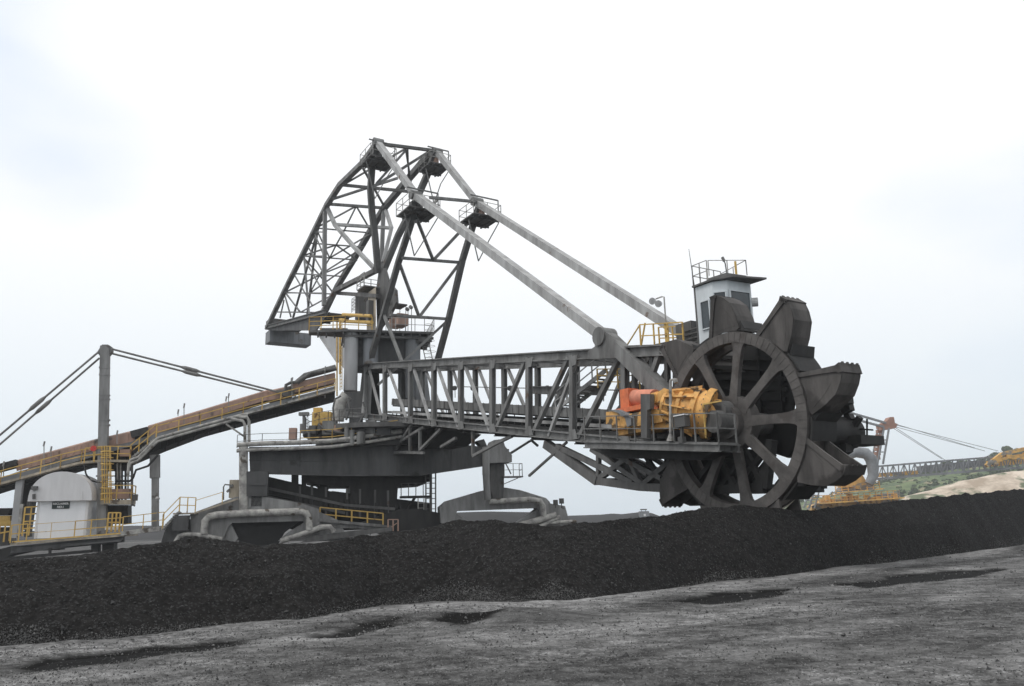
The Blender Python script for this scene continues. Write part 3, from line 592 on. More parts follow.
m = MB(); m.box(L(629.5, 399, -1.2), DH*.28, NB*.28, UP*.42); m.build('motor_hood', 'orange', drive)
m = MB(); m.box(L(638, 409.5, -1.1), DH*1.0, NB*.5, UP*.1); m.box(L(655, 417, -1.0), DH*.55, NB*.3, UP*.55); m.build('motor_bed', 'orange', drive)
m = MB(); m.box(L(645, 420, -1.2), DH*1.6, NB*.5, UP*.28); m.box(L(660, 427, -1.0), DH*2.2, NB*.5, UP*.15); m.build('base_frame', 'yellow_machine', drive)
bx = [(606, 412), (616, 411), (624, 416), (627, 424), (626, 427), (606, 424)]
m = MB(); plate(m, L, bx, -1.75, .6, NB); m.build('brake_cover', 'yellow_machine', drive)
m = MB(); cv = [(610, 410), (617, 409.5), (625, 413), (631, 418), (631, 425), (627, 427), (625, 418), (618, 413)]; plate(m, L, cv, -1.85, .8, NB); m.build('brake_hood', 'blue_grey', drive)
m = MB(); plate(m, L, [(640.5, 394), (650, 394), (650, 409), (647, 410), (647, 438), (641, 438)], -2.05, .22, NB); m.build('control_panel', 'steel_dark', drive)
m = MB(); m.box(L(682, 420.5, -1.95), DH*.28, NB*.14, UP*.25); m.bar(L(682, 426, -1.95), L(682, 441, -1.95), .1, .1, NB); m.box(L(682, 440, -1.95), DH*.12, NB*.1, UP*.12); m.build('junction_box', 'steel_dark', drive)
m = MB(); m.box(L(682, 415.4, -1.95), DH*.3, NB*.17, UP*.02); m.build('junction_box_cover', 'white_paint', drive)
m = MB(); m.pipe([L(670.5, 441, -1.95), L(670.5, 380, -1.95)], .055); m.pipe([L(670.5, 441, -1.95), L(670.5, 434, -1.95)], [.16, .06]); m.pipe([L(670.5, 380, -1.95), L(675, 379, -1.95)], .04); m.pipe([L(675, 379, -1.95), L(676, 383, -1.95)], .09); m.build('lamp_pole', 'pipe_grey', drive)
m = MB(); cyl(m, L(727, 412, -.5), NB*-1, .42, .5, 24); m.box(L(722, 418, -.8), DH*.22, NB*.2, UP*.45); m.build('coupling', 'steel_dark', drive)
# upper walkway at the boom head
up = empty('head_walkway', parent=REC)
m = MB(); a, b = L(637, 347.5, 2.2), L(684, 346, 2.2); m.box((a+b)/2, (b-a)/2, NB*.6, UP*.05); m.build('walkway', 'steel_dark', up)
m = MB(); a, b = L(641, 347, 1.6), L(684, 346, 1.6); handrail(m, [a, b], 1.1, 1.0, .03); m.bar(a, a+UP*1.1-DH*-.4, .06, .06, NB); m.bar(a-DH*1.4, a+UP*1.08, .05, .05); handrail(m, [a+NB*1.2, b+NB*1.2], 1.1, 1.0, .03); m.build('handrail', 'yellow', up)
m = MB(); p = L(667.5, 346, 1.7); m.pipe([p, p+UP*2.35, p+UP*2.4-DH*.15, p+UP*2.4-DH*.55], .035); m.build('lamp_pole', 'pipe_grey', up)
for dd in (.55, .95):
    m = MB(); q = p+UP*2.25-DH*(dd-.25)+UP*(-.15 if dd < .7 else .08); m.pipe([q, q+V(-.12, -.2, -.06)], [.12, .17], 14); m.build('lamp', 'lamp_glass', up)
m = MB(); q = p+UP*.9; m.bar(p+UP*.2, p+UP*1.1, .16, .1, NB); m.build('cabinet', 'yellow', up)
m = MB(); plate(m, L, [(672, 349), (700, 349), (686, 372), (681, 372)], .9, .35, NB); m.build('gusset', 'steel_dark', up)
for px in (634, 652, 667, 678):
    MB().bar(L(px, 351, .2), L(px+2, 446, .2), .2, .2, NB).build('post', 'steel_dark', boom)
m = MB()
for a, b in (((634, 353), (668, 395)), ((660, 355), (637, 400)), ((640, 385), (600, 432)), ((652, 355), (625, 395)), ((690, 372), (672, 400))): m.bar(L(*a, 1.2), L(*b, 1.2), .2, .2, NB)
m.build('brace', 'steel_dark', boom)

# ---- mast: A-frame pylon, curved back frame, forward frame, stays
MW = 5.35
def N_(px, py): return L(px, py, 0)
def R_(px, py): return L(px, py, MW)
mast = empty('mast', parent=REC)
FOOT = (L(378, 274, 0)+L(384, 268, MW))/2; FT = [L(378, 276, MW*.45), L(384, 274, MW*.6)]
def run(fn, pts, w_, h_=None, name='leg', m='steel_dark', par=mast):
    mb = MB(); P = [fn(*p) for p in pts]
    for a, b in zip(P[:-1], P[1:]): mb.bar(a, b, w_, h_ or w_, NB, ext=w_*.18)
    return mb.build(name, m, par)
run(N_, [(377.5, 143), (363, 163), (340, 185), (327, 205), (302, 256), (285, 290), (267, 328)], .42, .46, 'back_chord', 'steel')
run(R_, [(434, 152), (429, 155), (410, 177), (384, 208), (368, 235), (354, 259), (337, 287), (325, 312)], .55, .5, 'back_chord', 'steel_dark')
m = MB(); q = [L(376, 150, 0), L(372, 168, .1), L(370.5, 190, .5), L(372, 212, 1.0), L(375, 235, 1.6), L(378, 272, 2.4)]
for a, b in zip(q[:-1], q[1:]): m.bar(a, b, .46, .5, NB, ext=.08)
m.build('pylon_leg', 'steel_dark', mast)
m = MB(); q = [L(434, 156, MW), L(428, 173, MW), L(414, 205, 4.7), L(398, 236, 3.9), L(383, 272, 3.0)]
for a, b in zip(q[:-1], q[1:]): m.bar(a, b, .5, .5, NB, ext=.08)
m.build('pylon_leg', 'steel_dark', mast)
run(N_, [(413, 203), (412.5, 219), (407, 236), (398.5, 262), (369, 365)], .38, .42, 'forward_leg')
run(R_, [(479, 207), (474, 222), (462.5, 260), (449, 318), (437, 363)], .42, .42, 'forward_leg')
# light struts and posts in the back frame
run(N_, [(325, 207), (324, 305)], .36, .36, 'post', 'leg_steel'); run(R_, [(383.5, 211), (380, 300)], .34, .34, 'post', 'leg_steel')
m = MB(); q = [L(327, 207, .1), L(335, 225, .6), L(355, 248, 1.4), L(374, 268, 2.2)]
for a, b in zip(q[:-1], q[1:]): m.bar(a, b, .3, .34, NB, ext=.05)
m.build('strut', 'steel_light', mast)
m = MB(); q = [L(386, 211, MW-.1), L(391.5, 228, 4.7), L(387, 246, 4.0), L(383, 262, 3.4)]
for a, b in zip(q[:-1], q[1:]): m.bar(a, b, .28, .3, NB, ext=.05)
m.build('strut', 'steel_light', mast)
m = MB(); m.bar(L(335, 224.5, .6), L(391, 228, 4.7), .3, .26); m.build('strut', 'steel_light', mast)
m = MB()
for a, b in (((335, 291, 1.2), (375, 271, 2.3)), ((335, 291, 1.2), (322, 313, .2))): m.bar(L(*a), L(*b), .4, .42, NB, ext=.08)
m.build('strut', 'steel', mast)
def X2(a, b, w_=.16, name='brace', m_='steel', h_=None):     # member from the near frame (0) to the far frame (1) or between given offsets
    MB().bar(L(*a), L(*b), w_, h_ or w_).build(name, m_, mast)
MWH = MW/2
def midp(a, b): return ((L(a[0], a[1], 0)+L(b[0], b[1], MW))/2)
rungs = [((377.5, 143.5), (437, 151)), ((343, 185), (409, 191.5)), ((328, 204), (384, 208)), ((316, 228), (372, 233)), ((308, 243), (364, 247)), ((302, 256), (357, 260)), ((294.5, 273.5), (344, 276.5)), ((285, 292.5), (334, 294)), ((275, 312), (326, 312.5))]
for i, (a, b) in enumerate(rungs):
    MB().bar(N_(*a), R_(*b), .2 if i in (0, 1, 2) else .12, .26 if i in (0, 1, 2) else .12).build('rung', 'steel_dark' if i < 2 else 'steel', mast)
for i, up_ in ((0, 1), (2, 0), (4, 1), (5, 0), (6, 1), (7, 0)):
    (a, b), (c, d) = rungs[i], rungs[i+1]
    if up_ or i == 2:
        M = midp(a, b); MB().bar(M, N_(*c), .13).build('brace', 'steel', mast); MB().bar(M, R_(*d), .13).build('brace', 'steel', mast)
    else:
        M = midp(c, d); MB().bar(M, N_(*a), .12).build('brace', 'steel', mast); MB().bar(M, R_(*b), .12).build('brace', 'steel', mast)
X2((373, 187, 0), (430, 151, MW), .22); X2((333, 199, 0), (398, 178, MW), .2); 
X2((363, 168, 0), (384, 206, MW), .18); X2((412, 190, MW), (406, 150, MWH), .16); X2((376, 184, .4), (406, 150, MWH), .16)
for a, b in (((302, 256), (324, 256)), ((294.5, 274), (324, 275)), ((285, 293), (324, 293)), ((276, 312), (300, 312)), ((314, 232), (324, 256)), ((316, 232), (324, 232)), ((307, 245), (324, 274)), ((303, 257), (324, 293)), ((294.5, 275), (312, 305)), ((286, 293), (299, 311))):
    X2((*a, .1), (*b, .1), .11)
for a, b, w_ in (((318, 226), (307, 317), .2), ((320, 222), (293, 318), .2), ((304, 256), (309, 314), .18), ((285, 296), (291, 317), .14), ((284, 300), (280, 318), .14)): X2((*a, 1.2), (*b, 1.2), w_, m_='leg_steel' if w_ == .18 else 'steel_dark')
mids = [midp(*r_) for r_ in rungs]
for i_, j_ in ((2, 3), (3, 4), (4, 5), (5, 6), (6, 7)): MB().bar(mids[i_], mids[j_], .12, .12, NB).build('brace', 'steel', mast)
MB().bar(mids[5], N_(*rungs[3][0]), .12).build('brace', 'steel', mast); MB().bar(mids[5], R_(*rungs[3][1]), .12).build('brace', 'steel', mast)
MB().bar(mids[7], R_(*rungs[5][1]), .12).build('brace', 'steel', mast); MB().bar(mids[6], R_(*rungs[4][1]), .12).build('brace', 'steel', mast)
MB().bar(L(336, 293, 1.6), L(378, 296, 1.6), .3, .34).build('strut', 'steel_dark', mast)
# forward frame bracing (between near and far planes)
for a, b, w_ in (((430, 197.5), (479, 202), .2), ((402, 258), (460.5, 262.5), .2), ((390, 315), (448, 319), .2)): X2((*a, 0), (*b, MW), w_, 'rung', 'steel')
M1 = midp((402, 258.5), (463, 262)); M2 = midp((388, 315), (449, 319))
for P, Q in ((M1, N_(414, 212)), (M1, R_(472, 219)), (M2, N_(399, 262)), (M2, R_(459, 264)), (N_(378, 385), R_(446, 322)), (N_(384, 315), N_(402, 362)), (N_(415, 222), R_(437, 200))): MB().bar(P, Q, .2).build('brace', 'steel', mast)
# work platforms on the mast
def mplat(px, py, off, u, v, cage):
    c = L(px, py, off); e = empty('mast_platform', parent=REC)
    m = MB(); m.box(c, DH*u, NB*v, UP*.05)
    for k in (-.6, 0, .6): m.bar(c-DH*u+NB*v*k-UP*.1, c+DH*u+NB*v*k-UP*.1, .08, .14)
    m.bar(c-DH*u*.6-NB*v-UP*.1, c-DH*u*.6+NB*v-UP*.1, .08, .18); m.bar(c+DH*u*.6-NB*v-UP*.1, c+DH*u*.6+NB*v-UP*.1, .08, .18); m.build('deck', 'steel_dark', e)
    m = MB(); q = [c+DH*u*i+NB*v*j for i, j in ((-1, -1), (-1, 1), (1, 1), (1, -1), (-1, -1))]; handrail(m, q, 1.05, 1.1, .022); m.build('handrail', 'pipe_grey', e)
    m = MB(); a, b = c-DH*u*.9-NB*(v+.05), c+DH*(u*.9)-NB*(v+.05)    # lifting frame round the platform
    a2, b2 = c-NB*v*.9+DH*.5+UP*1.75, c+NB*v*1.15+DH*.5+UP*1.75
    m.bar(a2, b2, .09); m.bar(b2, b2-UP*1.9, .07, .07, NB); m.bar(b2-UP*1.9, b2-UP*3.3-NB*.8, .07); m.bar(b2-UP*3.3-NB*.8, a2-UP*5.3+NB*.6, .07); m.bar(a2-UP*5.3+NB*.6, a2-UP*2.1-NB*.2, .07)
    m.build('lifting_frame', 'steel', e)
    m = MB()
    for k in range(3): m.box(c+DH*(k-1)*.3+UP*.5+NB*.1, DH*.1, NB*.12, UP*.5)
    m.build('bearing', cage, e)
mplat(378, 163, .2, 1.25, 1.15, 'steel_dark'); mplat(434.5, 169, MW, 1.2, 1.0, 'rust_sheet'); mplat(418, 214, .3, 1.2, 1.25, 'steel_dark'); mplat(480, 220.5, MW, 1.2, 1.2, 'rust_sheet')
# stays
def stay(fn, pts, w_, h_, nm='stay'):
    run(fn, pts, w_, h_, nm, 'steel_light')
run(N_, [(378, 143), (415, 194)], .42, .5, 'stay', 'steel_light'); run(N_, [(418, 197), (604, 336)], .46, .62, 'stay', 'steel_light'); run(R_, [(438, 153), (475, 200)], .42, .5, 'stay', 'steel_light')
P, Q = R_(479, 204), L(692, 339, BW+.3); MB().bar(P, Q, .46, .6, NB).build('stay', 'steel_light', mast)
P, Q = L(606, 336, -.02), L(668, 396, -.25); MB().bar(P, Q, .6, .62, NB, ext=.2).build('stay_link', 'steel', mast)
for (x, y, o) in ((415.5, 195.5, 0), (477, 202, MW), (605, 337, -.05), (378, 142.5, 0), (437, 152, MW), (692, 341, BW+.3)):
    m = MB(); c = L(x, y, o); m.pipe([c-NB*.42, c+NB*.42], .36 if x < 600 else .45, 18); m.build('stay_pin', 'steel', mast, smooth=True)
m = MB()
for o in (-.33, .33): plate(m, L, [(588, 351), (600, 343), (604, 331), (612, 336), (622, 352), (620, 358), (590, 359)], o-.05, .08, NB)
m.build('pin_bracket', 'steel', mast)
m = MB(); m.box(L(601, 345, .5), DH*.25, NB*.2, UP*.3); m.build('bearing', 'steel_light', mast)
# ---- counterweight
cwt = empty('counterweight', parent=REC)
c = L(270, 329.5, .1); m = MB(); a_ = [c, c+NB*5.0, c+NB*5.0-DH*2.0, c-DH*2.0]; hgt = UP*1.45; m.prism([p-hgt for p in a_], a_)
for k in range(8): p = c+NB*(.1+k*.68)+DH*.02; m.bar(p-hgt, p, .05, .05, NB)
m.build('ballast_box', 'blue_grey', cwt)
m = MB(); a1 = [L(266, 327.5, 0), L(326, 311.5, 0)]; m.ibeam(a1[0], a1[1], .35, .42); m.build('lower_chord', 'steel', cwt)
plate(MB(), L, [(268, 329), (329, 312), (316, 330.5), (272, 330.5)], .12, .12, NB).build('side_plate', 'portal_steel', cwt)
m = MB(); z = [a1[0], a1[1], a1[1]+NB*3.0, a1[0]+NB*3.0]; m.prism([p-UP*.16 for p in z], [p-UP*.05 for p in z]); 
for k in range(8): p = a1[0]+(a1[1]-a1[0])*(k+.3)/8; m.bar(p+NB*.1-UP*.25, p+NB*3.0-UP*.25, .15, .2)
m.build('deck', 'steel_dark', cwt)
m = MB(); p = L(270, 326, .1); m.prism([p, p+NB*4.0, p+NB*4.0-DH*2.0, p-DH*2.0], [q+UP*1.0 for q in (p, p+NB*4.0, p+NB*4.0-DH*2.0, p-DH*2.0)]); m.build('ballast_box', 'steel_dark', cwt)

# ---- tower: body, top deck with machinery
tow = empty('tower', parent=REC)
def lvl(p, z): return V(p[0], p[1], z)
TO = .1; zt = T(385, 333, TO)[2]; zb = T(385, 364.5, TO)[2]
q, q2 = T(352, 333, TO+.5), T(419, 333, TO+.5); fp = [q, q2, q2+GN*3.6, q+GN*3.6]
m = MB(); m.prism([lvl(p, zb) for p in fp], [lvl(p, zt) for p in fp])
for x_ in (366, 378, 390, 399): p = T(x_, 350, TO+.47); m.bar(lvl(p, zb), lvl(p, zt), .12, .08, GN)
m.build('body', 'portal_steel', tow)
m = MB(); p = T(351.5, 334, TO); m.pipe([lvl(p, T(351.5, 391, TO)[2]), lvl(p, zt-.05)], .55, 24); m.build('column', 'pale_panel', tow, smooth=True)
m = MB(); p = T(371, 334, TO+.2); m.pipe([lvl(p, zb-.02), lvl(p, zt-.05)], .62, 24); m.build('column', 'blue_grey', tow, smooth=True)
m = MB(); p = T(413, 334, TO+.2); m.pipe([lvl(p, T(413, 398, TO)[2]), lvl(p, zt-.05)], .62, 24); m.build('column', 'blue_grey', tow, smooth=True)
m = MB(); plate(m, L, [(344, 366), (385, 366), (385, 369), (352, 369)], 1.0, 1.2, NB); m.build('girder', 'steel_dark', tow)
m = MB(); plate(m, L, [(316, 330), (349, 330), (349, 373), (338, 362)], .7, .3, NB); m.bar(L(317, 331, .65), L(338, 362, .65), .12, .35, NB); m.build('bracket_plate', 'pale_panel', tow)
plate(MB(), L, [(319, 328), (345, 328), (345, 370), (338, 361)], 3.6, .3, NB).build('bracket_plate', 'blue_grey', tow)
for (a, b, o, n_) in (((345, 392), (338, 415), 0, 'leg'), ((361, 366), (361, 415), .5, 'leg')): pass
m = MB(); plate(m, L, [(344, 391), (360, 391), (362, 372), (366, 372), (367, 418), (340, 418), (342, 400)], .9, 1.2, NB); m.build('lower_body', 'steel_black', tow)
m = MB(); plate(m, L, [(398, 372), (420, 372), (424, 404), (398, 404)], 3.4, .6, NB); m.build('lower_panel', 'blue_grey', tow)
m = MB(); plate(m, L, [(361, 415), (365, 375), (369, 375), (367, 415)], .3, .3, NB); m.build('brace', 'steel_light', tow)
# top deck
dk = empty('top_deck', parent=REC)
DO = -.7; zd = T(375, 330, DO)[2]; dfp = [T(309, 327, DO+.8), T(345, 328, DO), T(434, 333, DO), T(434, 333, DO)+GN*4.6, T(345, 328, DO)+GN*4.6, T(345, 328, DO)+GN*2.2, T(309, 327, DO+.8)+GN*1.0]
m = MB(); m.prism([lvl(p, zd-.18) for p in dfp], [lvl(p, zd) for p in dfp])
for k in range(14): p = T(318+k*8.5, 330, DO+.1); m.bar(lvl(p+GN*(0 if k > 2 else .5), zd-.3), lvl(p+GN*(4.4 if k > 2 else 1.5), zd-.3), .12, .22)
for k in range(5): m.bar(lvl(dfp[1]+GN*(.3+k), zd-.48), lvl(dfp[2]+GN*(.3+k), zd-.48), .12, .2)
for k in range(5): p = T(424-k*3.0, 337+k*.4, DO+.4+k*.3); m.box(lvl(p, zd-.7-k*.08), GD*.5, GN*.3, UP*.15)
m.build('deck', 'steel_dark', dk)
e1 = [lvl(p, zd) for p in dfp]
m = MB(); handrail(m, [e1[0]+GN*1, e1[0], e1[1], lvl(T(372, 330, DO), zd)], 1.1, .9, .03, mid=3); m.build('handrail', 'yellow', dk)
m = MB(); handrail(m, [lvl(T(386, 330, DO), zd), e1[2], e1[3]], 1.1, .8, .022); m.build('handrail', 'steel_light', dk)
m = MB()
for y_, x0, x1, o, r in ((314.5, 343, 371, 1.2, .15), (321, 340, 372, .8, .16), (318, 328, 345, 1.4, .1)): m.pipe([L(x0, y_, o), L(x1, y_+1.5, o)], r, 10)
m.build('pipework', 'yellow', dk)
m = MB(); p = L(324, 306, .9); m.pipe([p, L(324, 322, .9)], .12); m.build('vent_post', 'yellow', dk)
m = MB(); m.pipe([L(340, 322, -.1), L(340, 374, -.1)], .10); m.pipe([L(337, 322, -.05), L(337, 396, -.05)], .07); ladder(m, L(341, 390, -.2), L(341, 322, -.2), DH*.25); m.build('ladder', 'yellow', tow)
m = MB(); m.prism([lvl(p, zd+.0) for p in (L(366, 328, 1.6), L(376, 328, 1.6), L(376, 328, 2.7), L(366, 328, 2.7))], [lvl(p, L(370, 291, 1.6)[2]) for p in (L(368, 328, 1.6), L(375.5, 328, 1.6), L(375.5, 328, 2.7), L(368, 328, 2.7))]); m.build('pillar', 'tan_paint', dk)
m = MB()
for o in (2.5, 3.4): plate(m, L, [(376, 290), (379, 268), (384, 268), (388, 282), (395, 290), (396, 302), (388, 318), (380, 328), (377, 328)], o, .25, NB)
m.box(L(382, 294, 2.9), DH*.4, NB*.5, UP*.5); m.box(L(385, 306, 2.9), DH*.35, NB*.6, UP*.9); m.build('pylon_bracket', 'steel_dark', dk)
m = MB(); m.box(L(371, 289.5, 2.0), DH*.9, NB*1.0, UP*.06); m.build('deck', 'steel', dk)
m = MB(); c = L(371, 289, 2.0); handrail(m, [c+DH*.9*i+NB*1.0*j for i, j in ((-1, 1), (-1, -1), (1, -1))], 1.2, .8, .03, mid=3); m.build('handrail', 'pipe_grey', dk)
m = MB(); m.box(L(362, 306, 2.8), DH*.5, NB*.5, UP*1.3); m.build('winch_housing', 'steel_dark', dk)
m = MB(); m.box(L(370, 312, 1.4), DH*.3, NB*.25, UP*1.0); m.build('winch_housing', 'steel_dark', dk)
m = MB(); p = L(354, 311, 3.0); handrail(m, [p-DH*.7, p+DH*.7, p+DH*.7+NB*.8, p-DH*.7+NB*.8, p-DH*.7], 1.4, .35, .02, mid=4); m.build('ladder_cage', 'pipe_grey', dk)
m = MB(); c = L(396, 306, 3.2); m.box(c, DH*.75, NB*.75, UP*.06); 
m.build('shelter_roof', 'steel_dark', dk)
m = MB()
for i, j in ((-1, -1), (1, -1), (1, 1), (-1, 1)): p = c+DH*.65*i+NB*.65*j; m.bar(p, lvl(p, zd), .05, .05, NB)
m.build('shelter_post', 'steel_light', dk)
m = MB(); m.box(L(400, 322, 3.3)+UP*.1, DH*.7, NB*.5, UP*.5); m.box(L(394, 324, 2.9), DH*.2, NB*.4, UP*.4); m.build('motor', 'rust_sheet', dk)
for x_ in (391, 408, 411.5):
    m = MB(); p = lvl(L(x_, 325, 3.8), zd); m.pipe([p, p+UP*2.6], .03); m.pipe([p+UP*2.6, p+UP*2.65+V(-.1, -.2, 0)], .16, 10); m.build('lamp_pole', 'steel', dk)
lz = T(428, 361, DO)[2]
m = MB(); ladder(m, lvl(T(430, 361, DO+1.5), lz), lvl(T(424, 333, DO+1.5), zd), GD*.3); m.build('ladder', 'pipe_grey', dk)
m = MB(); a, b = lvl(T(432, 355, DO+1.5), lz+.6), lvl(T(428, 333, DO+1.5), zd+.9)
for k in range(7):
    c = a+(b-a)*k/6; m.pipe([c+GD*.35*math.cos(t)+GN*(.35*math.sin(t)-.3) for t in np.linspace(0, math.pi*2, 9)], .015, 4)
m.build('ladder_cage', 'pipe_grey', dk)

# ---- slewing deck and portal
slew = empty('slew_deck', parent=REC)
def disc(mb, c, r, z0, z1, n=48): return mb.pipe([lvl(c, z0), lvl(c, z1)], r, n)
sc = Y(388, 425, 62.6); z1 = Y(388, 423, 57)[2]
disc(MB(), sc, 6.6, z1-.35, z1).build('deck', 'steel_dark', slew, smooth=True)
disc(MB(), sc, 5.6, z1-1.6, z1-.36).build('turntable', 'steel_black', slew, smooth=True)
m = MB(); pts = [lvl(sc, z1)+V(math.cos(t), math.sin(t), 0)*6.4 for t in np.linspace(math.radians(150), math.radians(265), 13)]; handrail(m, pts, 1.05, 3, .02); m.build('handrail', 'steel', slew)
m = MB(); m.box(Y(323, 418, 59)-UP*.1, V(.7, 0, 0), V(0, .5, 0), UP*.5); m.box(Y(318, 414, 59.3), V(.3, 0, 0), V(0, .3, 0), UP*.45); m.build('winch', 'yellow', slew)
m = MB(); m.pipe([Y(347, 395, 58), Y(341, 402, 58), Y(339, 412, 58), Y(338, 421, 58)], .45, 12); m.build('duct', 'pipe_grey', slew, smooth=True)
for x_, y0, y1, r in ((303, 424, 433, .22), (347, 427, 442, .2), (352, 430, 444, .2), (361, 432, 444, .32), (309, 432, 443, .1)):
    m = MB(); m.pipe([Y(x_, y0, 56.5), Y(x_, y1, 56.5)], r, 10); m.build('roller_post', 'steel', slew)
m = MB(); m.box(Y(304, 414, 57), V(.35, 0, 0), V(0, .2, 0), UP*.12); m.pipe([Y(304, 414, 57), Y(304, 424, 57)], .12); m.build('floodlight', 'steel', slew)
m = MB(); m.box(Y(293, 434, 56), V(.25, 0, 0), V(0, .2, 0), UP*.42); m.build('cabinet', 'rust_sheet', slew)

por = empty('portal', parent=REC)
PN = -4.6
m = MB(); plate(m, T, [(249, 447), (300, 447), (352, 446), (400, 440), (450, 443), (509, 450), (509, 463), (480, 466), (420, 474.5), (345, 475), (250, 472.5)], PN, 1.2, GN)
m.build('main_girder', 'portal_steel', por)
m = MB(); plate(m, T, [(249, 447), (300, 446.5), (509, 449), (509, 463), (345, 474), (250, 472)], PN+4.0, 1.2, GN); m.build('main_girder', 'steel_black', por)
m = MB()
for x_ in (262, 280, 300, 322, 339, 366, 396, 425, 452): m.bar(T(x_, 450, PN-.03), T(x_, 472 if x_ < 430 else 466, PN-.03), .1, .06, GN)
m.bar(T(249, 473, PN-.1), T(345, 475.5, PN-.1), .35, .1); m.bar(T(345, 475.5, PN-.1), T(420, 475, PN-.1), .35, .1); m.bar(T(420, 475, PN-.1), T(481, 466, PN-.1), .35, .1); m.build('girder_stiffener', 'portal_steel', por)
m = MB(); plate(m, T, [(306, 474), (430, 474), (432, 477), (425, 484), (398, 486), (396, 515), (352, 518), (350, 486), (330, 486), (306, 482)], PN+1.6, 5, GN); m.build('centre_hopper', 'steel_black', por)
m = MB()
for a, b, w_ in (((295, 473), (295, 520), .5), ((304, 475), (304, 500), .35), ((330, 476), (316, 520), .4), ((306, 477), (322, 490), .18), ((322, 477), (308, 490), .18), ((266, 508), (330, 512), .8), ((262, 484), (330, 500), 1.2), ((330, 500), (430, 512), 1.3), ((338, 495), (338, 515), .3), ((352, 495), (352, 515), .3), ((322, 474), (322, 500), .3), ((372, 486), (372, 515), .3)): m.bar(T(*a, PN+2.4), T(*b, PN+2.4), w_, w_, GN)
m.prism(pl(T, [(262, 492), (330, 503), (430, 513), (430, 527), (300, 532), (262, 520)], PN+3), pl(T, [(262, 492), (330, 503), (430, 513), (430, 527), (300, 532), (262, 520)], PN+3.4))
for k in range(26): q = T(296+k*5, 500+k*.55, PN+1.6); m.box(q, GD*.12, GN*.2, UP*random.uniform(.2, .5))
m.build('conveyor_frame', 'steel_black', por)
# walkway and pipes round the top of the portal
m = MB(); pts = [T(237, 445, PN-.7), T(262, 443.5, PN-.7), T(300, 442.5, PN-.8), T(332, 441, PN-.9), T(370, 436, PN-1.0), T(402, 431, PN-1.0)]
m.pipe(pts, .17, 10); m.pipe([p-UP*.42-GN*.05 for p in pts], .12, 10); m.build('pipe_run', 'pipe_grey', por, smooth=True)
m = MB(); 
for a, b in zip(pts[:-1], pts[1:]): m.bar(a+GN*.45-UP*.3, b+GN*.45-UP*.3, .8, .08)
m.build('walkway', 'steel_dark', por)
m = MB(); handrail(m, [p+GN*.1-UP*.2 for p in pts[2:]], 1.05, 1.5, .03); m.build('handrail', 'yellow', por)
m = MB(); handrail(m, [p-UP*.2 for p in pts[:3]], .9, 2, .02); m.build('handrail', 'steel', por)
# left leg and equaliser
m = MB(); m.pipe([T(243.5, 447, PN-.6), T(243.5, 512, PN-.6)], .30, 14); m.build('downpipe', 'pipe_grey', por, smooth=True)
m = MB(); m.pipe([T(237, 417, PN-.6), T(247, 417, PN-.6), T(249, 421, PN-.6), T(249, 445, PN-.6)], .11); m.pipe([T(228, 418, PN-.6), T(243, 421, PN-.6), T(245, 425, PN-.6), T(245, 445, PN-.6)], .11); m.bar(T(226, 424, PN-.6), T(245, 437, PN-.6), .12); m.build('conduit', 'pipe_grey', por, smooth=True)
m = MB(); m.box(T(257.5, 484, PN-.2), GD*.72, GN*.6, UP*.85); m.bar(T(249.5, 484, PN-.9), T(266, 484.5, PN-.9), .06, .1); m.box(T(257, 500, PN-.2), GD*.35, GN*.4, UP*.45); m.build('leg', 'portal_steel', por)
def equaliser(name, fn, o, body, inner, pipes, label):
    e = empty(name, parent=REC, label=label)
    plate(MB(), fn, body, o, 1.4, GN).build('beam', 'leg_steel', e)
    for nm, pts_, th in inner: plate(MB(), fn, pts_, o+(.25 if nm == 'side_frame' else .5), th, GN).build(nm, 'leg_steel' if nm == 'side_frame' else 'near_black', e)
    for pts_, r in pipes:
        m = MB(); P = [fn(x, y, o-.45) for x, y in pts_]; m.pipe(P, r, 12); m.build('pipe_guard', 'pipe_grey', e, smooth=True)
    return e
equaliser('equaliser_beam', T, PN-.6, [(190, 514), (235, 497), (245, 496), (258, 495.5), (300, 503), (319, 509), (320, 531), (309, 531), (303, 521), (232, 523), (228, 527), (221, 545), (196, 545), (191, 530)],
          [('side_frame', [(206, 520), (230, 522), (238, 538), (232, 548), (203, 548)], 1.0), ('side_frame', [(320, 512), (338, 520), (345, 532), (350, 541), (278, 541), (287, 533), (303, 523)], 1.0),
           ('coal_plug', [(231, 519), (304, 517), (284, 533), (277, 546), (240, 546)], .8)],
          [([(204, 534), (205, 521), (209, 516.5), (216, 515), (240, 513.5), (300, 511.5), (306, 513), (309, 518), (309.5, 530)], .25), ([(175.5, 542), (179, 536), (186, 534), (200, 535), (222, 539)], .15),
           ([(281, 541), (300, 535), (322, 527), (330, 527), (334, 532)], .19)], 'grey equaliser beam with a bent pipe over it')
equaliser('equaliser_beam', T, PN+.4, [(440, 507), (447, 501), (483, 490.5), (505, 487.5), (520, 490), (546, 498), (550, 502), (550, 518), (543, 522), (538, 508), (457, 511), (455, 523), (441, 523)],
          [('side_frame', [(455, 513), (472, 523), (452, 527), (440, 525)], .8), ('side_frame', [(537, 509), (548, 503), (565, 506), (569, 520), (576, 522), (560, 528), (520, 528), (514, 525)], .9)],
          [([(489, 502), (530, 499.5), (540, 501), (543, 506), (544, 517)], .22), ([(515, 527), (556, 515)], .24), ([(537, 528), (560, 517)], .16), ([(546, 523), (576, 521.5)], .14)], 'grey equaliser beam under the right leg')
m = MB(); plate(m, T, [(489, 450), (494, 440), (503, 439), (505, 446), (512, 455), (512, 462), (489, 463)], PN-.4, 2.0, GN); m.build('leg_head', 'leg_steel', por)
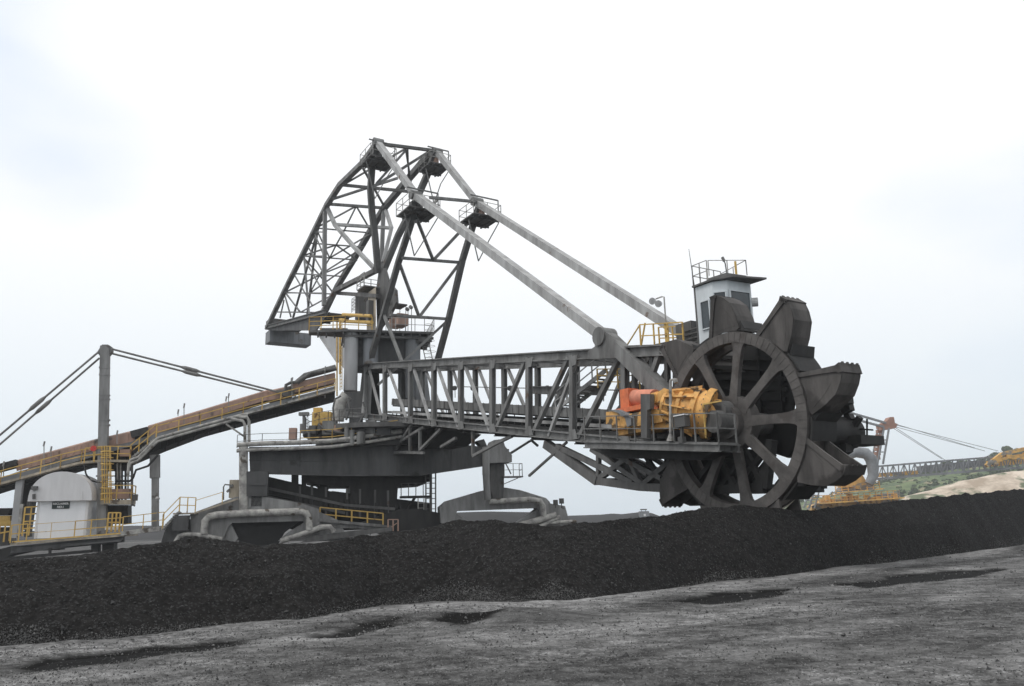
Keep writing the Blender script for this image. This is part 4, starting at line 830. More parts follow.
m = MB(); plate(m, T, [(489, 463), (504, 463), (504, 487), (503, 498), (493, 498), (489, 486)], PN+.1, 1.2, GN); m.build('leg', 'steel_dark', por)
m = MB(); m.pipe([T(486, 447, PN-.3), T(486, 475, PN-.3)], .28, 12); m.pipe([T(486, 475, PN-.3), T(487.5, 500, PN-.3)], .26, 12); m.build('downpipe', 'leg_steel', por, smooth=True)
m = MB(); plate(m, T, [(476, 441), (484, 439), (488, 448), (488, 455), (483, 448)], PN+.5, 1.0, GN); m.build('elbow', 'portal_steel', por)
m = MB(); a = T(504, 477.5, PN); m.box(T(512, 477, PN), GD*.75, GN*.5, UP*.05); m.bar(T(504, 484, PN), T(518, 478, PN), .06); m.build('service_platform', 'steel', por)
m = MB(); c = T(512, 476.5, PN); handrail(m, [c-GD*.7-GN*.45, c+GD*.7-GN*.45, c+GD*.7+GN*.45], .95, .7, .02); m.bar(T(505, 462, PN-.3), T(511, 474, PN-.3), .08); m.build('handrail', 'steel', por)
for x_ in (555.5, 561.5):
    m = MB(); m.box(T(x_, 502.5 if x_ < 560 else 501, PN), GD*.16, GN*.12, UP*.2); m.bar(T(x_, 503, PN), T(x_, 508, PN), .06, .06, GN); m.build('bogie_lamp', 'steel_dark', por)
m = MB(); p = T(548, 530, PN-.6); m.box(p, GD*.2, GN*.1, UP*.09); m.build('reflector', 'far_orange', por)
# ladders, small platform and coal deck between the legs
for x_ in (428, 433.5):
    m = MB(); ladder(m, T(x_, 514, PN+1), T(x_, 473, PN+1), GD*.16, .35, .04); m.build('ladder', 'steel_dark', por)
m = MB(); c = T(415, 497, PN+1.5); m.box(c, GD*1.1, GN*.6, UP*.08); m.bar(c, T(408, 510, PN+1.5), .2, .2, GN); m.box(T(424, 478, PN+2), GD*.4, GN*.4, UP*.3); m.box(T(418, 478, PN+2), GD*.9, GN*.4, UP*.15); m.build('service_platform', 'steel_black', por)
m = MB(); handrail(m, [c-GD*1.1-GN*.55, c+GD*1.1-GN*.55], 1.0, .5, .025, mid=1); m.build('handrail', 'steel_dark', por)
m = MB(); ladder(m, T(421, 513, PN+1), T(421, 498, PN+1), GD*.22, .3, .03); m.build('ladder', 'pipe_grey', por)
m = MB(); plate(m, T, [(400, 509), (420, 509), (440, 513), (446, 528), (380, 534), (352, 526)], PN+.8, 2, GN); m.build('track_frame', 'steel_black', por)
m = MB(); a, b = T(318, 520, PN-.5), T(384, 526, PN-.5); m.box((a+b)/2+GN*.5, (b-a)/2, GN*.6, UP*.1); a2, b2 = T(322, 525.5, PN-.3), T(392, 527.5, PN-.3); m.box((a2+b2)/2+GN*.5, (b2-a2)/2, GN*.6, UP*.14); m.build('chute_deck', 'steel', por)
m = MB(); a, b = T(320, 508, PN+.8), T(383, 514, PN+.8); handrail(m, [a-UP*.9, b-UP*.9], .95, 1.2, .045, mid=2); m.build('handrail', 'yellow', por)
m = MB(); q = T(396, 529, PN-.9); handrail(m, [T(388, 531, PN-.9), T(398, 531, PN-.9)], .8, .4, .04, mid=1); m.bar(T(386, 531, PN-.9), T(397, 523, PN-.9), .06); m.build('handrail', 'rust_sheet', por)
m = MB(); plate(m, T, [(300, 543), (312, 536), (352, 531), (392, 527), (392, 531), (350, 537)], PN-1.0, .8, GN); m.build('track_frame', 'steel_dark', por)
m = MB(); m.box(T(236, 489, PN+.5), GD*.42, GN*.4, UP*.62); m.build('cabinet', 'tan_paint', por)
m = MB(); p = T(223.5, 500, PN); m.pipe([p, T(223.5, 487, PN), T(225, 484.5, PN), T(231, 485, PN)], .05); m.pipe([T(231, 485, PN), T(232, 487, PN)], .14, 10); m.pipe([T(227.5, 490, PN), T(229, 491.5, PN)], .13, 10); m.build('lamp_pole', 'steel', por)
# track access stair and landing on the left of the portal
m = MB(); a, b = T(163, 529, PN-1), T(180, 511.5, PN-1); m.bar(a, b, .5, .14)
for k in range(9): p = a+(b-a)*(k+.5)/9; m.box(p, GD*.12, GN*.35, UP*.02)
m.build('stair', 'pipe_grey', por)
m = MB(); handrail(m, [a-GN*.3, b-GN*.3], .95, 1.0, .03); handrail(m, [T(179, 513, PN-1.1), T(195, 513.5, PN-1.1)], 1.05, .55, .03); handrail(m, [T(195, 512.5, PN-1.1), T(222, 504, PN-1.1)], .8, 1.2, .022, mid=1); m.build('handrail', 'yellow', por)
m = MB(); c = T(186, 513.6, PN-.6); m.box(c, GD*.75, GN*.5, UP*.05); m.bar(T(194, 513.5, PN-1.0), T(238, 499, PN-1.0), .4, .1); m.build('landing', 'tan_paint', por)
m = MB(); plate(m, T, [(172, 520), (192, 519), (192, 546), (160, 546), (165, 530)], PN-.4, .9, GN); m.box(T(181, 523, PN-1.0), GD*.5, GN*.3, UP*.5); m.build('buffer', 'portal_steel', por)

# small fittings on the deck, tower and portal
for x_, y_, z_, a_, h_, mt_ in ((330, 428, 57, .5, .5, 'steel'), (338, 429, 57, .3, .35, 'rust_sheet'), (356, 426, 57, .45, .6, 'portal_steel'), (371, 427, 57, .35, .5, 'steel'), (384, 430, 57, .5, .4, 'portal_steel'), (313, 430, 57, .25, .3, 'steel_dark')):
    m = MB(); m.box(Y(x_, y_, z_), V(a_, 0, 0), V(0, .3, 0), UP*h_); m.box(Y(x_, y_, z_)-V(0, .32, 0), V(a_*.7, 0, 0), V(0, .015, 0), UP*h_*.7); m.build('junction_box', mt_, slew)
for pts_, r in (([(341, 396), (335, 399), (333, 408), (334, 421)], .07), ([(348, 398), (350, 408), (346, 420)], .09), ([(363, 402), (366, 412), (358, 424)], .07), ([(318, 424), (326, 431), (344, 433), (366, 430)], .08)):
    m = MB(); m.pipe([Y(a, b, 56.6) for a, b in pts_], r); m.build('hose', 'steel_dark', slew, smooth=True)
m = MB()
for x_ in (300, 312, 326, 347, 360, 375, 388): m.bar(T(x_, 486+(x_-300)*.05, PN+1.5), T(x_, 514+(x_-300)*.05, PN+1.5), .16, .16, GN)
m.bar(T(262, 487, PN+1.4), T(345, 505, PN+1.4), .12, .2); m.bar(T(262, 496, PN+1.4), T(345, 513, PN+1.4), .12, .2); m.bar(T(345, 505, PN+1.4), T(395, 509, PN+1.4), .12, .2); m.build('conveyor_frame', 'steel_dark', por)
for x_ in (196, 214, 232, 250, 268, 286, 304): m = MB(); m.bar(T(x_, np.interp(x_, [190, 235, 258, 300, 319], [516, 499, 498, 505, 511])+.5, PN-.64), T(x_, np.interp(x_, [190, 235, 258, 300, 319], [516, 499, 498, 505, 511])+9, PN-.64), .08, .08, GN); m.build('beam_stiffener', 'leg_steel', por)
for x_, y_ in ((352, 441), (360, 439.5), (372, 437)):
    m = MB(); m.pipe([T(x_, y_-5, PN-.6), T(x_, y_+2, PN-.6)], .16, 10); m.build('valve', 'steel', por)
m = MB()
for x0, x1, y_ in ((249, 300, 460), (300, 345, 461)): m.bar(T(x0, y_, PN-.04), T(x1, y_, PN-.04), .05, .06)
m.build('girder_seam', 'portal_steel', por)

# ------------------------------------------------------------ TRIPPER CONVEYOR (separate wagon train coupled behind the reclaimer)
TRP = empty('tripper_conveyor', V(*T(104, 520, 0)[:2], .3), label='long inclined conveyor gallery with rusty roof sheets and yellow rails running up to the tower', cat='conveyor')
GO = -1.3
gtop = [(-60, 488), (0, 473.5), (20, 468), (60, 457), (100, 448), (135, 438), (150, 434), (200, 419.5), (270, 401), (335, 384)]
gbot = [(-60, 508), (0, 489), (40, 479), (85, 466), (125, 464), (160, 449), (200, 434), (260, 417.5), (335, 398)]
m = MB()
bx_ = sorted(set([p[0] for p in gtop]+[p[0] for p in gbot])); it = lambda x, c: np.interp(x, [p[0] for p in c], [p[1] for p in c])
for x0, x1 in zip(bx_[:-1], bx_[1:]): plate(m, T, [(x0, it(x0, gtop)+5), (x1, it(x1, gtop)+5), (x1, it(x1, gbot)), (x0, it(x0, gbot))], GO+.5, 2.2, GN)
for x_ in range(-50, 330, 7): p = T(x_, it(x_, gtop)+4.5, GO+.45); m.bar(p, T(x_, it(x_, gbot)-1, GO+.45), .08, .08, GN)
for x_ in range(165, 330, 14): p = T(x_, it(x_, gbot)+1, GO+.5); m.box(p, GD*.08, GN*.1, UP*.22)
m.build('girder', 'steel_black', TRP)
m = MB(); plate(m, T, [(-60, 494), (0, 478), (20, 471), (60, 460), (135, 439.5), (200, 422), (335, 386), (335, 391), (200, 427), (135, 445), (60, 466), (20, 477), (0, 484), (-60, 500)], GO+.38, .1, GN); m.build('side_sheet', 'blue_grey', TRP)
def hood(segs, mt='rust_sheet'):
    for seg in segs:
        for (x0, y0), (x1, y1) in zip(seg[:-1], seg[1:]):
            m = MB(); P, Q = T(x0, y0, GO+.35), T(x1, y1, GO+.35); h = 1.05; prof = [(0, -.42), (0, .30), (.12, .40), (1.15, .54), (2.2, .40), (2.3, .25), (2.3, -.30), (2.26, -.30), (2.26, .24), (2.18, .30), (1.15, .48), (.14, .35), (.04, .28), (.04, -.42)]
            m.prism([P+GN*a+UP*(b-.5) for a, b in prof], [Q+GN*a+UP*(b-.5) for a, b in prof])
            n_ = max(2, int(np.linalg.norm(Q-P)/.45))
            for k in range(n_+1):
                c = P+(Q-P)*k/n_; m.bar(c-GN*.02+UP*(-.8), c-GN*.02-UP*.26, .07, .04, GN)
            m.build('roof_hood', mt, TRP)
hood([[(18, 458), (60, 447), (95, 437.5), (135, 428.5)], [(148, 424), (200, 408.5), (268, 388)], [(291, 382), (335, 371)], [(268, 389), (291, 384)]])
m = MB(); a, b = T(-60, 484, GO+.8), T(20, 463, GO+.8); m.bar(a, b, 1.5, .4); m.build('conveyor_belt', 'belt', TRP); m = MB(); a, b = T(133, 435.5, GO+.8), T(150, 431, GO+.8); m.bar(a, b, 1.5, .5); m.build('conveyor_belt', 'belt', TRP)
# walkways and rails
W1 = [(-60, 502), (0, 484.5), (20, 479), (60, 468), (81, 463), (104, 461)]; W3 = [(156, 439), (200, 427), (243, 415), (335, 390.5)]
for wpts in (W1, W3):
    m = MB()
    for a, b in zip(wpts[:-1], wpts[1:]): m.bar(T(*a, GO-.1), T(*b, GO-.1), .75, .16)
    m.build('walkway', 'tan_paint' if wpts is W1 else 'pipe_grey', TRP)
    m = MB(); handrail(m, [T(*a, GO-.45) for a in wpts], .95, 1.45, .035); m.build('handrail', 'yellow', TRP)
m = MB(); a, b = T(104, 461, GO-.3), T(133, 461.5, GO-.3); m.box((a+b)/2+GN*.5, (b-a)/2, GN*.9, UP*.08); m.build('landing', 'tan_paint', TRP)
m = MB(); handrail(m, [T(84, 463, GO-.5), T(104, 461, GO-.5), T(130, 461, GO-.5)], 1.05, .8, .035); m.build('handrail', 'yellow', TRP)
m = MB(); a, b = T(131, 459.5, GO-.2), T(157, 438, GO-.2); m.bar(a, b, .7, .12)
for k in range(10): p = a+(b-a)*(k+.5)/10; m.box(p, GD*.14, GN*.35, UP*.02)
m.build('stair', 'pipe_grey', TRP)
m = MB(); handrail(m, [a-GN*.4, b-GN*.4], 1.0, .9, .035); m.build('handrail', 'yellow', TRP)
for dy, r, o in ((0, .1, -.75), (3.2, .1, -.75)):
    m = MB(); m.pipe([T(128, 476, GO+o), T(128.5, 465+dy, GO+o), T(130.5, 460+dy, GO+o), T(138.5, 457+dy, GO+o), T(156, 439.5+dy, GO+o), T(158, 438+dy, GO+o), T(200, 426+dy, GO+o), T(243, 414.5+dy, GO+o), T(248, 414.5+dy, GO+o)], r, 8); m.build('pipe', 'pipe_grey', TRP, smooth=True)
for pts_, r in (([(84, 465), (86, 474), (90, 480), (96, 482), (104, 483)], .06), ([(115, 481), (130, 481), (133, 478), (136, 470), (148, 466), (158, 455)], .08), ([(104, 476), (96, 476)], .05)):
    m = MB(); m.pipe([T(x, y, GO-.4) for x, y in pts_], r); m.build('hose', 'belt', TRP, smooth=True)
# supports
m = MB(); m.ibeam(T(102, 534, GO-.2), T(103.5, 437, GO-.2), .62, .5, GN, .05); m.bar(T(102, 534, GO-.2), T(103.5, 437, GO-.2), .55, .3, GN); m.build('support_column', 'leg_steel', TRP)
m = MB(); a, b = T(103.4, 440, GO+.3), T(105.3, 346, GO+.3); m.bar(a, b, .62, .45, GN)
for y_ in (368, 375, 395, 399, 420, 425): p = T(104.6, y_, GO+.3); m.box(p, GD*.33, GN*.25, UP*.06)
m.build('mast_pole', 'leg_steel', TRP)
m = MB(); plate(m, T, [(102, 344.5), (108, 344.5), (112, 347), (112, 351), (109, 355), (99, 355), (97, 352)], GO+.2, .5, GN); m.build('mast_head', 'steel', TRP)
m = MB(); m.bar(T(155, 455, GO+.5), T(155, 478, GO+.5), .62, .6, GN); m.bar(T(155.3, 478, GO+.5), T(155.3, 530, GO+.5), .44, .45, GN); m.build('support_column', 'leg_steel', TRP)
m = MB(); m.bar(T(20.5, 478, GO), T(14, 538, GO), .42, .4, GN); m.build('support_column', 'pale_panel', TRP)
m = MB(); plate(m, T, [(21, 476), (40, 472), (34, 496), (29, 530), (22, 530), (18, 520)], GO+1.2, .7, GN); m.build('support_column', 'steel_black', TRP)
m = MB(); m.bar(T(22, 504, GO-.1), T(19, 536, GO-.1), .2, .2, GN); m.build('drain_pipe', 'pipe_grey', TRP)
for (a, b, o0, o1, skt) in (((98.5, 352), (-70, 494), GO+.1, GO-1.2, (33, 406.5)), ((99.5, 358), (-70, 505), GO+.9, GO+.5, (40, 410)), ((112, 349), (280, 392.5), GO+.1, GO, (189, 368)), ((112, 353.5), (266, 392), GO+.9, GO+1.4, (190, 373))):
    m = MB(); A, Bq = T(*a, o0), T(*b, o1); m.pipe([A, Bq], .075, 8); t_ = (skt[0]-a[0])/(b[0]-a[0])
    d = unit(Bq-A); tt_ = t_; c = A+(Bq-A)*tt_
    m.pipe([c-d*.7, c-d*.4, c+d*.4, c+d*.7], [.08, .15, .15, .08], 8); m.build('stay_cable', 'steel', TRP)
m = MB(); plate(m, T, [(276, 390), (292, 391), (296, 396), (283, 396)], GO-.1, .3, GN); m.build('cable_anchor', 'steel_dark', TRP)
# pipes and duct at the head of the gallery
m = MB(); m.pipe([T(285, 391, GO), T(286, 385, GO), T(290, 383, GO), T(297, 382, GO), T(303, 378, GO), T(312, 373, GO), T(336, 368.5, GO)], .13); m.pipe([T(297, 383, GO+.5), T(305, 376, GO+.5), T(336, 367.5, GO+.5)], .25, 10); m.pipe([T(291, 382, GO), T(291.5, 378, GO)], .05); m.build('water_pipe', 'steel_dark', TRP, smooth=True)
# cage ladder, hydraulic pipes, machine floor
m = MB(); ladder(m, T(107, 503, GO-.6), T(106, 446, GO-.6), GD*.28, .32, .04)
for k in range(9):
    c = T(107, 500-k*6, GO-.9); m.pipe([c+GD*.42*math.cos(t)+GN*.4*math.sin(t) for t in np.linspace(math.pi, 2*math.pi, 7)], .03, 4)
for x_ in (104.6, 107, 109.4): m.bar(T(x_, 503, GO-1.3), T(x_, 446, GO-1.3), .05, .05, GN)
m.build('caged_ladder', 'yellow', TRP)
m = MB(); a, b = T(101, 502, GO-.9), T(131, 502, GO-.9); m.box((a+b)/2+GN*.7, (b-a)/2, GN*.8, UP*.16); m.build('machine_floor', 'tan_paint', TRP)
m = MB(); handrail(m, [T(101, 500.5, GO-.95), T(131, 500.5, GO-.95), T(131, 500.5, GO-.95)+GN*1.2], 1.05, .85, .035); m.build('handrail', 'yellow', TRP)
m = MB()
for x_ in (116, 119, 122, 125.5): m.bar(T(x_, 464, GO+.2), T(x_, 500, GO+.2), .12, .12, GN)
for y_ in (476, 484): m.bar(T(110, y_, GO+.1), T(133, y_, GO+.1), .08)
m.box(T(118, 466, GO+.6), GD*.8, GN*.4, UP*.35); m.build('hydraulic_riser', 'steel_black', TRP)
m = MB()
for x_ in (117.5, 120.7, 128): m.bar(T(x_, 462, GO-.1), T(x_, 499, GO-.1), .1, .1, GN)
m.build('hydraulic_pipe', 'pipe_grey', TRP)
m = MB(); m.bar(T(132, 462, GO-.3), T(132, 506, GO-.3), .14, .14, GN); m.box(T(135.5, 497.5, GO-.3), GD*.14, GN*.12, UP*.22); m.bar(T(131, 504, GO-.3), T(135, 506, GO-.3), .1); m.build('lamp_post', 'steel_dark', TRP)
m = MB(); m.box(T(119, 494, GO+.1), GD*.75, GN*.4, UP*.35); m.build('motor', 'rust_sheet', TRP)
m = MB(); m.box(T(125.5, 453, GO+.1), GD*.35, GN*.2, UP*.25); m.build('motor', 'rust_sheet', TRP)
m = MB(); plate(m, T, [(101, 505), (128, 505), (128, 524), (101, 524)], GO+.2, 1.2, GN); m.build('tank', 'steel_black', TRP)
m = MB(); p = T(93.5, 448.5, GO-.55); m.pipe([p, p-GN*.06], .2, 16); m.build('round_sign', 'red_paint', TRP); m = MB(); m.bar(T(93.5, 450, GO-.5), T(93.5, 461, GO-.5), .05, .05, GN); m.build('sign_post', 'yellow', TRP)
for x_, y0, y1 in ((44, 470, 442), (51, 468, 447), (117, 444, 431), (3.5, 480, 462), (184, 424, 404), (226, 402, 397), (178, 416, 410), (228.5, 413, 394), (292, 400, 378), (325, 398, 367)):
    m = MB(); P, Q = T(x_, y0, GO-.3), T(x_, y1, GO-.3); m.pipe([P, Q], .032); m.pipe([Q-UP*.3, Q+UP*.05+GD*.04], .06, 8); m.build('lamp_post', 'leg_steel', TRP)

# ------------------------------------------------------------ platform wagon, switch house
PL = empty('platform_wagon', V(*T(90, 540, -3)[:2], .3), label='long low wagon platform with yellow handrails carrying the white switch house', cat='wagon')
WO = -3.4
m = MB(); a, b = T(10, 543.5, WO), T(124, 534.5, WO); a2, b2 = T(10, 543.5, WO+4.4), T(10, 543.5, WO+4.4)+(b-a)
m.prism([a-UP*.12, b-UP*.12, b+GN*4.4-UP*.12, a+GN*4.4-UP*.12], [a, b, b+GN*4.4, a+GN*4.4]); m.build('deck', 'tan_paint', PL)
m = MB(); m.ibeam(a-UP*.42+GN*.3, b-UP*.3+GN*.3, .3, .45); m.bar(T(62, 546, WO), T(122, 540.5, WO), .5, .1); m.build('side_beam', 'portal_steel', PL)
m = MB(); plate(m, T, [(12, 546), (30, 546), (58, 545), (60, 550), (34, 551), (10, 556), (0, 560), (-20, 562), (-4, 550)], WO+.5, 1.2, GN); plate(m, T, [(102, 540), (114, 540), (114, 553), (102, 553)], WO+.5, 1, GN); m.build('undercarriage', 'steel_black', PL)
m = MB(); m.bar(T(-30, 562, WO-.1), T(92, 551, WO-.1), .22, .2); m.bar(T(50, 548, WO), T(50, 556, WO), .15, .15, GN); m.build('rail', 'steel_black', PL)
m = MB(); plate(m, T, [(91, 541), (98, 541), (98, 552), (91, 552)], WO+.5, .8, GN); m.build('axle_box', 'portal_steel', PL)
m = MB(); a3, b3 = T(122, 533.5, WO+.3), T(161, 528.5, WO+.3); m.bar(a3, b3, .8, .3); m.build('walkway', 'pipe_grey', PL)
m = MB(); handrail(m, [T(10, 543, WO-.02), T(26, 541.5, WO-.02)], 1.15, .4, .04); handrail(m, [T(26, 541.5, WO-.02), T(74, 537.8, WO-.02)], 1.1, 1.6, .018); handrail(m, [T(74, 537.8, WO-.02), T(122, 534, WO-.02)], 1.1, .9, .035)
m.build('handrail', 'yellow', PL)
m = MB(); handrail(m, [T(122, 532.5, WO+.1), T(163, 527.5, WO+.1)], 1.05, 1.1, .028); m.build('handrail', 'yellow', PL)
m = MB(); m.bar(T(12, 542, WO-.04), T(122, 533.2, WO-.04), .03, .10); m.build('toe_board', 'yellow', PL)
m = MB(); handrail(m, [T(22, 536, WO+1), T(35, 535, WO+1)], 1.9, .35, .05, mid=4); m.build('gate', 'yellow', PL)
m = MB(); handrail(m, [T(107, 532, WO+.4), T(119, 532, WO+.4)], 1.3, .3, .05, mid=2); m.build('gate', 'yellow', PL)
m = MB(); m.box(T(112, 528, WO+.6), GD*.4, GN*.2, UP*.12); m.build('toolbox', 'white_paint', PL)
m = MB(); plate(m, T, [(108, 512), (112, 512), (111, 530), (108, 530)], WO+2, .5, GN); m.build('stay', 'steel_dark', PL)
m = MB(); p = T(157.5, 527, WO+.1); m.pipe([p, T(157.5, 500, WO+.1)], .05); m.build('pole', 'leg_steel', PL); m = MB(); q_ = T(157.5, 498.5, WO+.1); m.pipe([q_-UP*.16, q_, q_+UP*.14], [.1, .16, .08], 12); m.build('lamp_globe', 'steel_light', PL, smooth=True)
m = MB(); plate(m, T, [(24, 537), (30, 537), (30, 500), (27, 500)], WO+2.2, .5, GN); m.build('support_column', 'steel_dark', PL)

SW = empty('switch_house', T(65, 536, WO+.8), label='white switch house with an arched roof and a dark name board by the conveyor', cat='shed')
SO = WO+.8
wl, wr = T(37, 537, SO), T(86, 534, SO); zbm = wl[2]-.1; ztp = T(60, 501, SO)[2]; HD = 3.0; zm = (wl+wr)/2
m = MB(); q = [wl, wr, wr+GN*HD, wl+GN*HD]; m.prism([lvl(p, zbm) for p in q], [lvl(p, ztp+.2) for p in q]); 
m.build('wall', 'white_clad', SW)
m = MB(); 
for x_ in (37.2, 85.8): m = MB(); p = T(x_, 520, SO-.02); m.bar(lvl(p, zbm), lvl(p, ztp), .16, .05, GN); m.build('corner_trim', 'roof_clad', SW)
# roof: broad barrel arch hanging over the walls
R0, R1 = T(27.5, 501.5, SO-.45), T(91.5, 500, SO-.45); half = np.linalg.norm((R1-R0)[:2])/2; mid_ = (R0+R1)/2; zsp = T(60, 500.8, SO-.45)[2]; crown = T(62, 471.5, SO-.45)[2]
arc = []
for k in range(25):
    t = math.pi*k/24; arc.append((-math.cos(t)*half, (crown-zsp)*(math.sin(t)**.80)))
pts_ = [(-half, 0)]+[(x, z+.0) for x, z in arc[1:-1]]+[(half, 0)]
m = MB(); f0 = [lvl(mid_, zsp)+GD*x+UP*z for x, z in pts_]; m.prism(f0, [p+GN*(HD+.8) for p in f0]); m.build('arched_roof', 'roof_clad', SW)
m = MB(); m.box(T(34.5, 488, SO-.6), GD*.18, GN*.15, UP*.12); m.pipe([T(34, 499, SO-.55), T(34, 494, SO-.55)], .1); m.build('floodlight', 'steel_dark', SW)
m = MB(); m.bar(T(82, 491, SO-.5), T(82, 500, SO-.5), .07, .05, GN); m.build('vent', 'roof_clad', SW)
b0, b1 = T(52, 505.5, SO-.06), T(69.5, 505, SO-.06); zb0, zb1 = T(60, 508.7, SO-.06)[2], T(60, 501.6, SO-.06)[2]
m = MB(); m.prism([lvl(b0, zb0), lvl(b1, zb0), lvl(b1+GN*.05, zb0), lvl(b0+GN*.05, zb0)], [lvl(b0, zb1), lvl(b1, zb1), lvl(b1+GN*.05, zb1), lvl(b0+GN*.05, zb1)]); brd = m.build('name_board', 'sign_dark', SW)
def text(body, c, size, xdir, nrm, m_, parent):
    cu = bpy.data.curves.new('lettering', 'FONT'); cu.body = body; cu.size = size; cu.align_x = 'CENTER'; cu.align_y = 'CENTER'; cu.extrude = .004; cu.offset = .008
    o = bpy.data.objects.new('lettering', cu); COL.objects.link(o); bpy.context.view_layer.update(); me = bpy.data.meshes.new_from_object(o.evaluated_get(bpy.context.evaluated_depsgraph_get())); bpy.data.objects.remove(o); me.materials.clear(); me.materials.append(MATS[m_])
    o = bpy.data.objects.new('lettering', me); COL.objects.link(o); o.parent = parent
    X_, Z_ = Vector(xdir), Vector(nrm); Y_ = Z_.cross(X_)
    M = Matrix((X_, Y_, Z_)).transposed().to_4x4(); M.translation = Vector(c-HOME[parent.name]); o.matrix_local = M
cc = (b0+b1)/2; hh = zb1-zb0
text('RECLAIMER', lvl(cc-GN*.02, zb0+hh*.70), hh*.40, GD, -GN, 'white_paint', brd)
text('NO.1', lvl(cc-GN*.02, zb0+hh*.24), hh*.38, GD, -GN, 'white_paint', brd)

# yellow machine cropped by the left edge
YM = empty('drive_car', V(*T(-5, 530, 0)[:2], .3), label='yellow machine under a dark roof cut off by the left edge of the photo', cat='machine')
m = MB(); plate(m, T, [(-60, 517), (10, 515.5), (10, 526), (-60, 527)], -.5, 1.6, GN); m.build('body', 'yellow', YM)
m = MB(); plate(m, T, [(-60, 509), (13, 508), (10, 512), (8, 515), (-60, 516)], -.6, 2, GN); m.build('roof', 'steel_black', YM)
m = MB(); plate(m, T, [(-60, 528), (10, 527), (10, 545), (-60, 552)], .3, 1.2, GN); m.build('underframe', 'steel_dark', YM)
m = MB(); handrail(m, [T(-30, 548, -1.2), T(9, 541, -1.2)], 1.3, .35, .05); m.build('handrail', 'yellow', YM)

# ------------------------------------------------------------ far stacker on the right
FS = empty('far_stacker', V(*Y(870, 500, 165)[:2], 0), label='distant stacker with orange decks, pale curved chute and a long truss boom', cat='stacker')
def Z_(px, py, d=165): return Y(px, py, d)
def zb_(mb, pts, w_, d=165):
    for a, b in zip(pts[:-1], pts[1:]): mb.bar(Z_(*a, d), Z_(*b, d), w_)
    return mb
AX = V(0, 1, 0)
m = MB()
for o in (0, 3): 
    for a, b in (((884, 428), (877.5, 464)), ((889, 428), (883, 464))): m.bar(Z_(*a)+AX*o, Z_(*b)+AX*o, .32, .32, AX)
for y_ in (440, 452): m.bar(Z_(880, y_), Z_(886, y_), .2)
m.build('mast', 'machine_grey', FS)
m = MB(); plate(m, Z_, [(882, 430), (883, 423), (888, 420), (890, 417), (894, 417), (895, 423), (898, 424), (896, 428), (890, 429)], 165, 2, AX); m.build('mast_head', 'rust_pink', FS)
m = MB(); 
for k in range(8): p = Z_(877+k*.35, 458-k*4.4, 167); m.box(p, V(.5, 0, 0), AX*.5, UP*.35)
m.bar(Z_(876, 462, 167.5), Z_(881, 425, 167.5), .2, .2, AX); m.build('stair_tower', 'rust_pink', FS)
for a, b, w_ in (((820, 404), (886, 423), .42), ((820, 410), (884, 427), .42)): zb_(MB(), [a, b], w_).build('back_stay', 'machine_grey', FS)
for a, b in (((896, 425), (998, 451)), ((896, 427), (985, 451)), ((897, 424.5), (975, 448)), ((893, 428), (942, 459)), ((896, 428), (948, 462))):
    MB().pipe([Z_(*a), Z_(*b)], .06, 5).build('stay_cable', 'machine_grey', FS)
m = MB()
for d in (164, 168):
    zb_(m, [(877, 466.5), (943, 461), (1060, 452)], .35, d); zb_(m, [(877, 479), (1000, 469), (1060, 465)], .45, d); xs_ = np.linspace(877, 1055, 34)
    for k, (x0, x1) in enumerate(zip(xs_[:-1], xs_[1:])):
        tp = lambda x: np.interp(x, [877, 943, 1060], [466.5, 461, 452]); bt = lambda x: np.interp(x, [877, 1000, 1060], [479, 469, 465])
        m.bar(Z_(x0, tp(x0), d), Z_(x0, bt(x0), d), .18, .18, AX); m.bar(Z_(x0, tp(x0) if k % 2 else bt(x0), d), Z_(x1, bt(x1) if k % 2 else tp(x1), d), .15, .15, AX)
m.build('boom', 'machine_grey', FS)
m = MB(); plate(m, Z_, [(880, 473), (918, 470.5), (918, 474), (880, 477)], 166, 1.5, AX); m.build('conveyor_cover', 'far_orange', FS); m = MB(); plate(m, Z_, [(988, 463), (1050, 455), (1050, 462), (985, 467)], 166, 1.2, AX); m.build('conveyor_cover', 'far_orange', FS)
m = MB(); plate(m, Z_, [(920, 466), (985, 459.5), (985, 466), (920, 472.5)], 166, 1.5, AX); m.build('conveyor_cover', 'blue_grey', FS)
m = MB(); zb_(m, [(986, 466), (1002, 454), (1024, 449), (1060, 446)], .7, 163); zb_(m, [(992, 464), (1008, 457), (1040, 453)], .5, 163)
for k in range(12): q = Z_(990+k*4.5, 461-k*.8+random.uniform(-2, 2), 163); m.box(q, V(.5, 0, 0), AX*.5, UP*random.uniform(.2, .6))
m.build('machinery_deck', 'far_orange', FS)
m = MB(); q = [(846, 455), (856, 452), (866, 453.5), (871, 459), (873, 467), (873, 476), (869, 484)]; m.pipe([Z_(x, y, 160) for x, y in q], [1.0, 1.1, 1.15, 1.2, 1.15, 1.0, .8], 14); m.build('curved_chute', 'machine_grey', FS, smooth=True)
m = MB(); plate(m, Z_, [(842, 470), (856, 464), (862, 474), (868, 484), (858, 488), (842, 486)], 162, 3, AX); m.build('gear_housing', 'far_orange', FS)
m = MB(); plate(m, Z_, [(846, 486), (872, 482), (876, 489), (842, 491)], 163, 4, AX); plate(m, Z_, [(880, 494), (898, 492), (900, 502), (880, 504)], 163, 3, AX); m.build('hopper', 'machine_grey', FS)
for pts_, o in (([(836, 493), (880, 489)], 161), ([(812, 504), (900, 498)], 160)):
    m = MB(); a, b = Z_(*pts_[0], o), Z_(*pts_[1], o); m.box((a+b)/2, (b-a)/2, AX*2, UP*.12); handrail(m, [a, b], 1.5, 1.2, .07, mid=3); m.build('walkway', 'far_orange', FS)
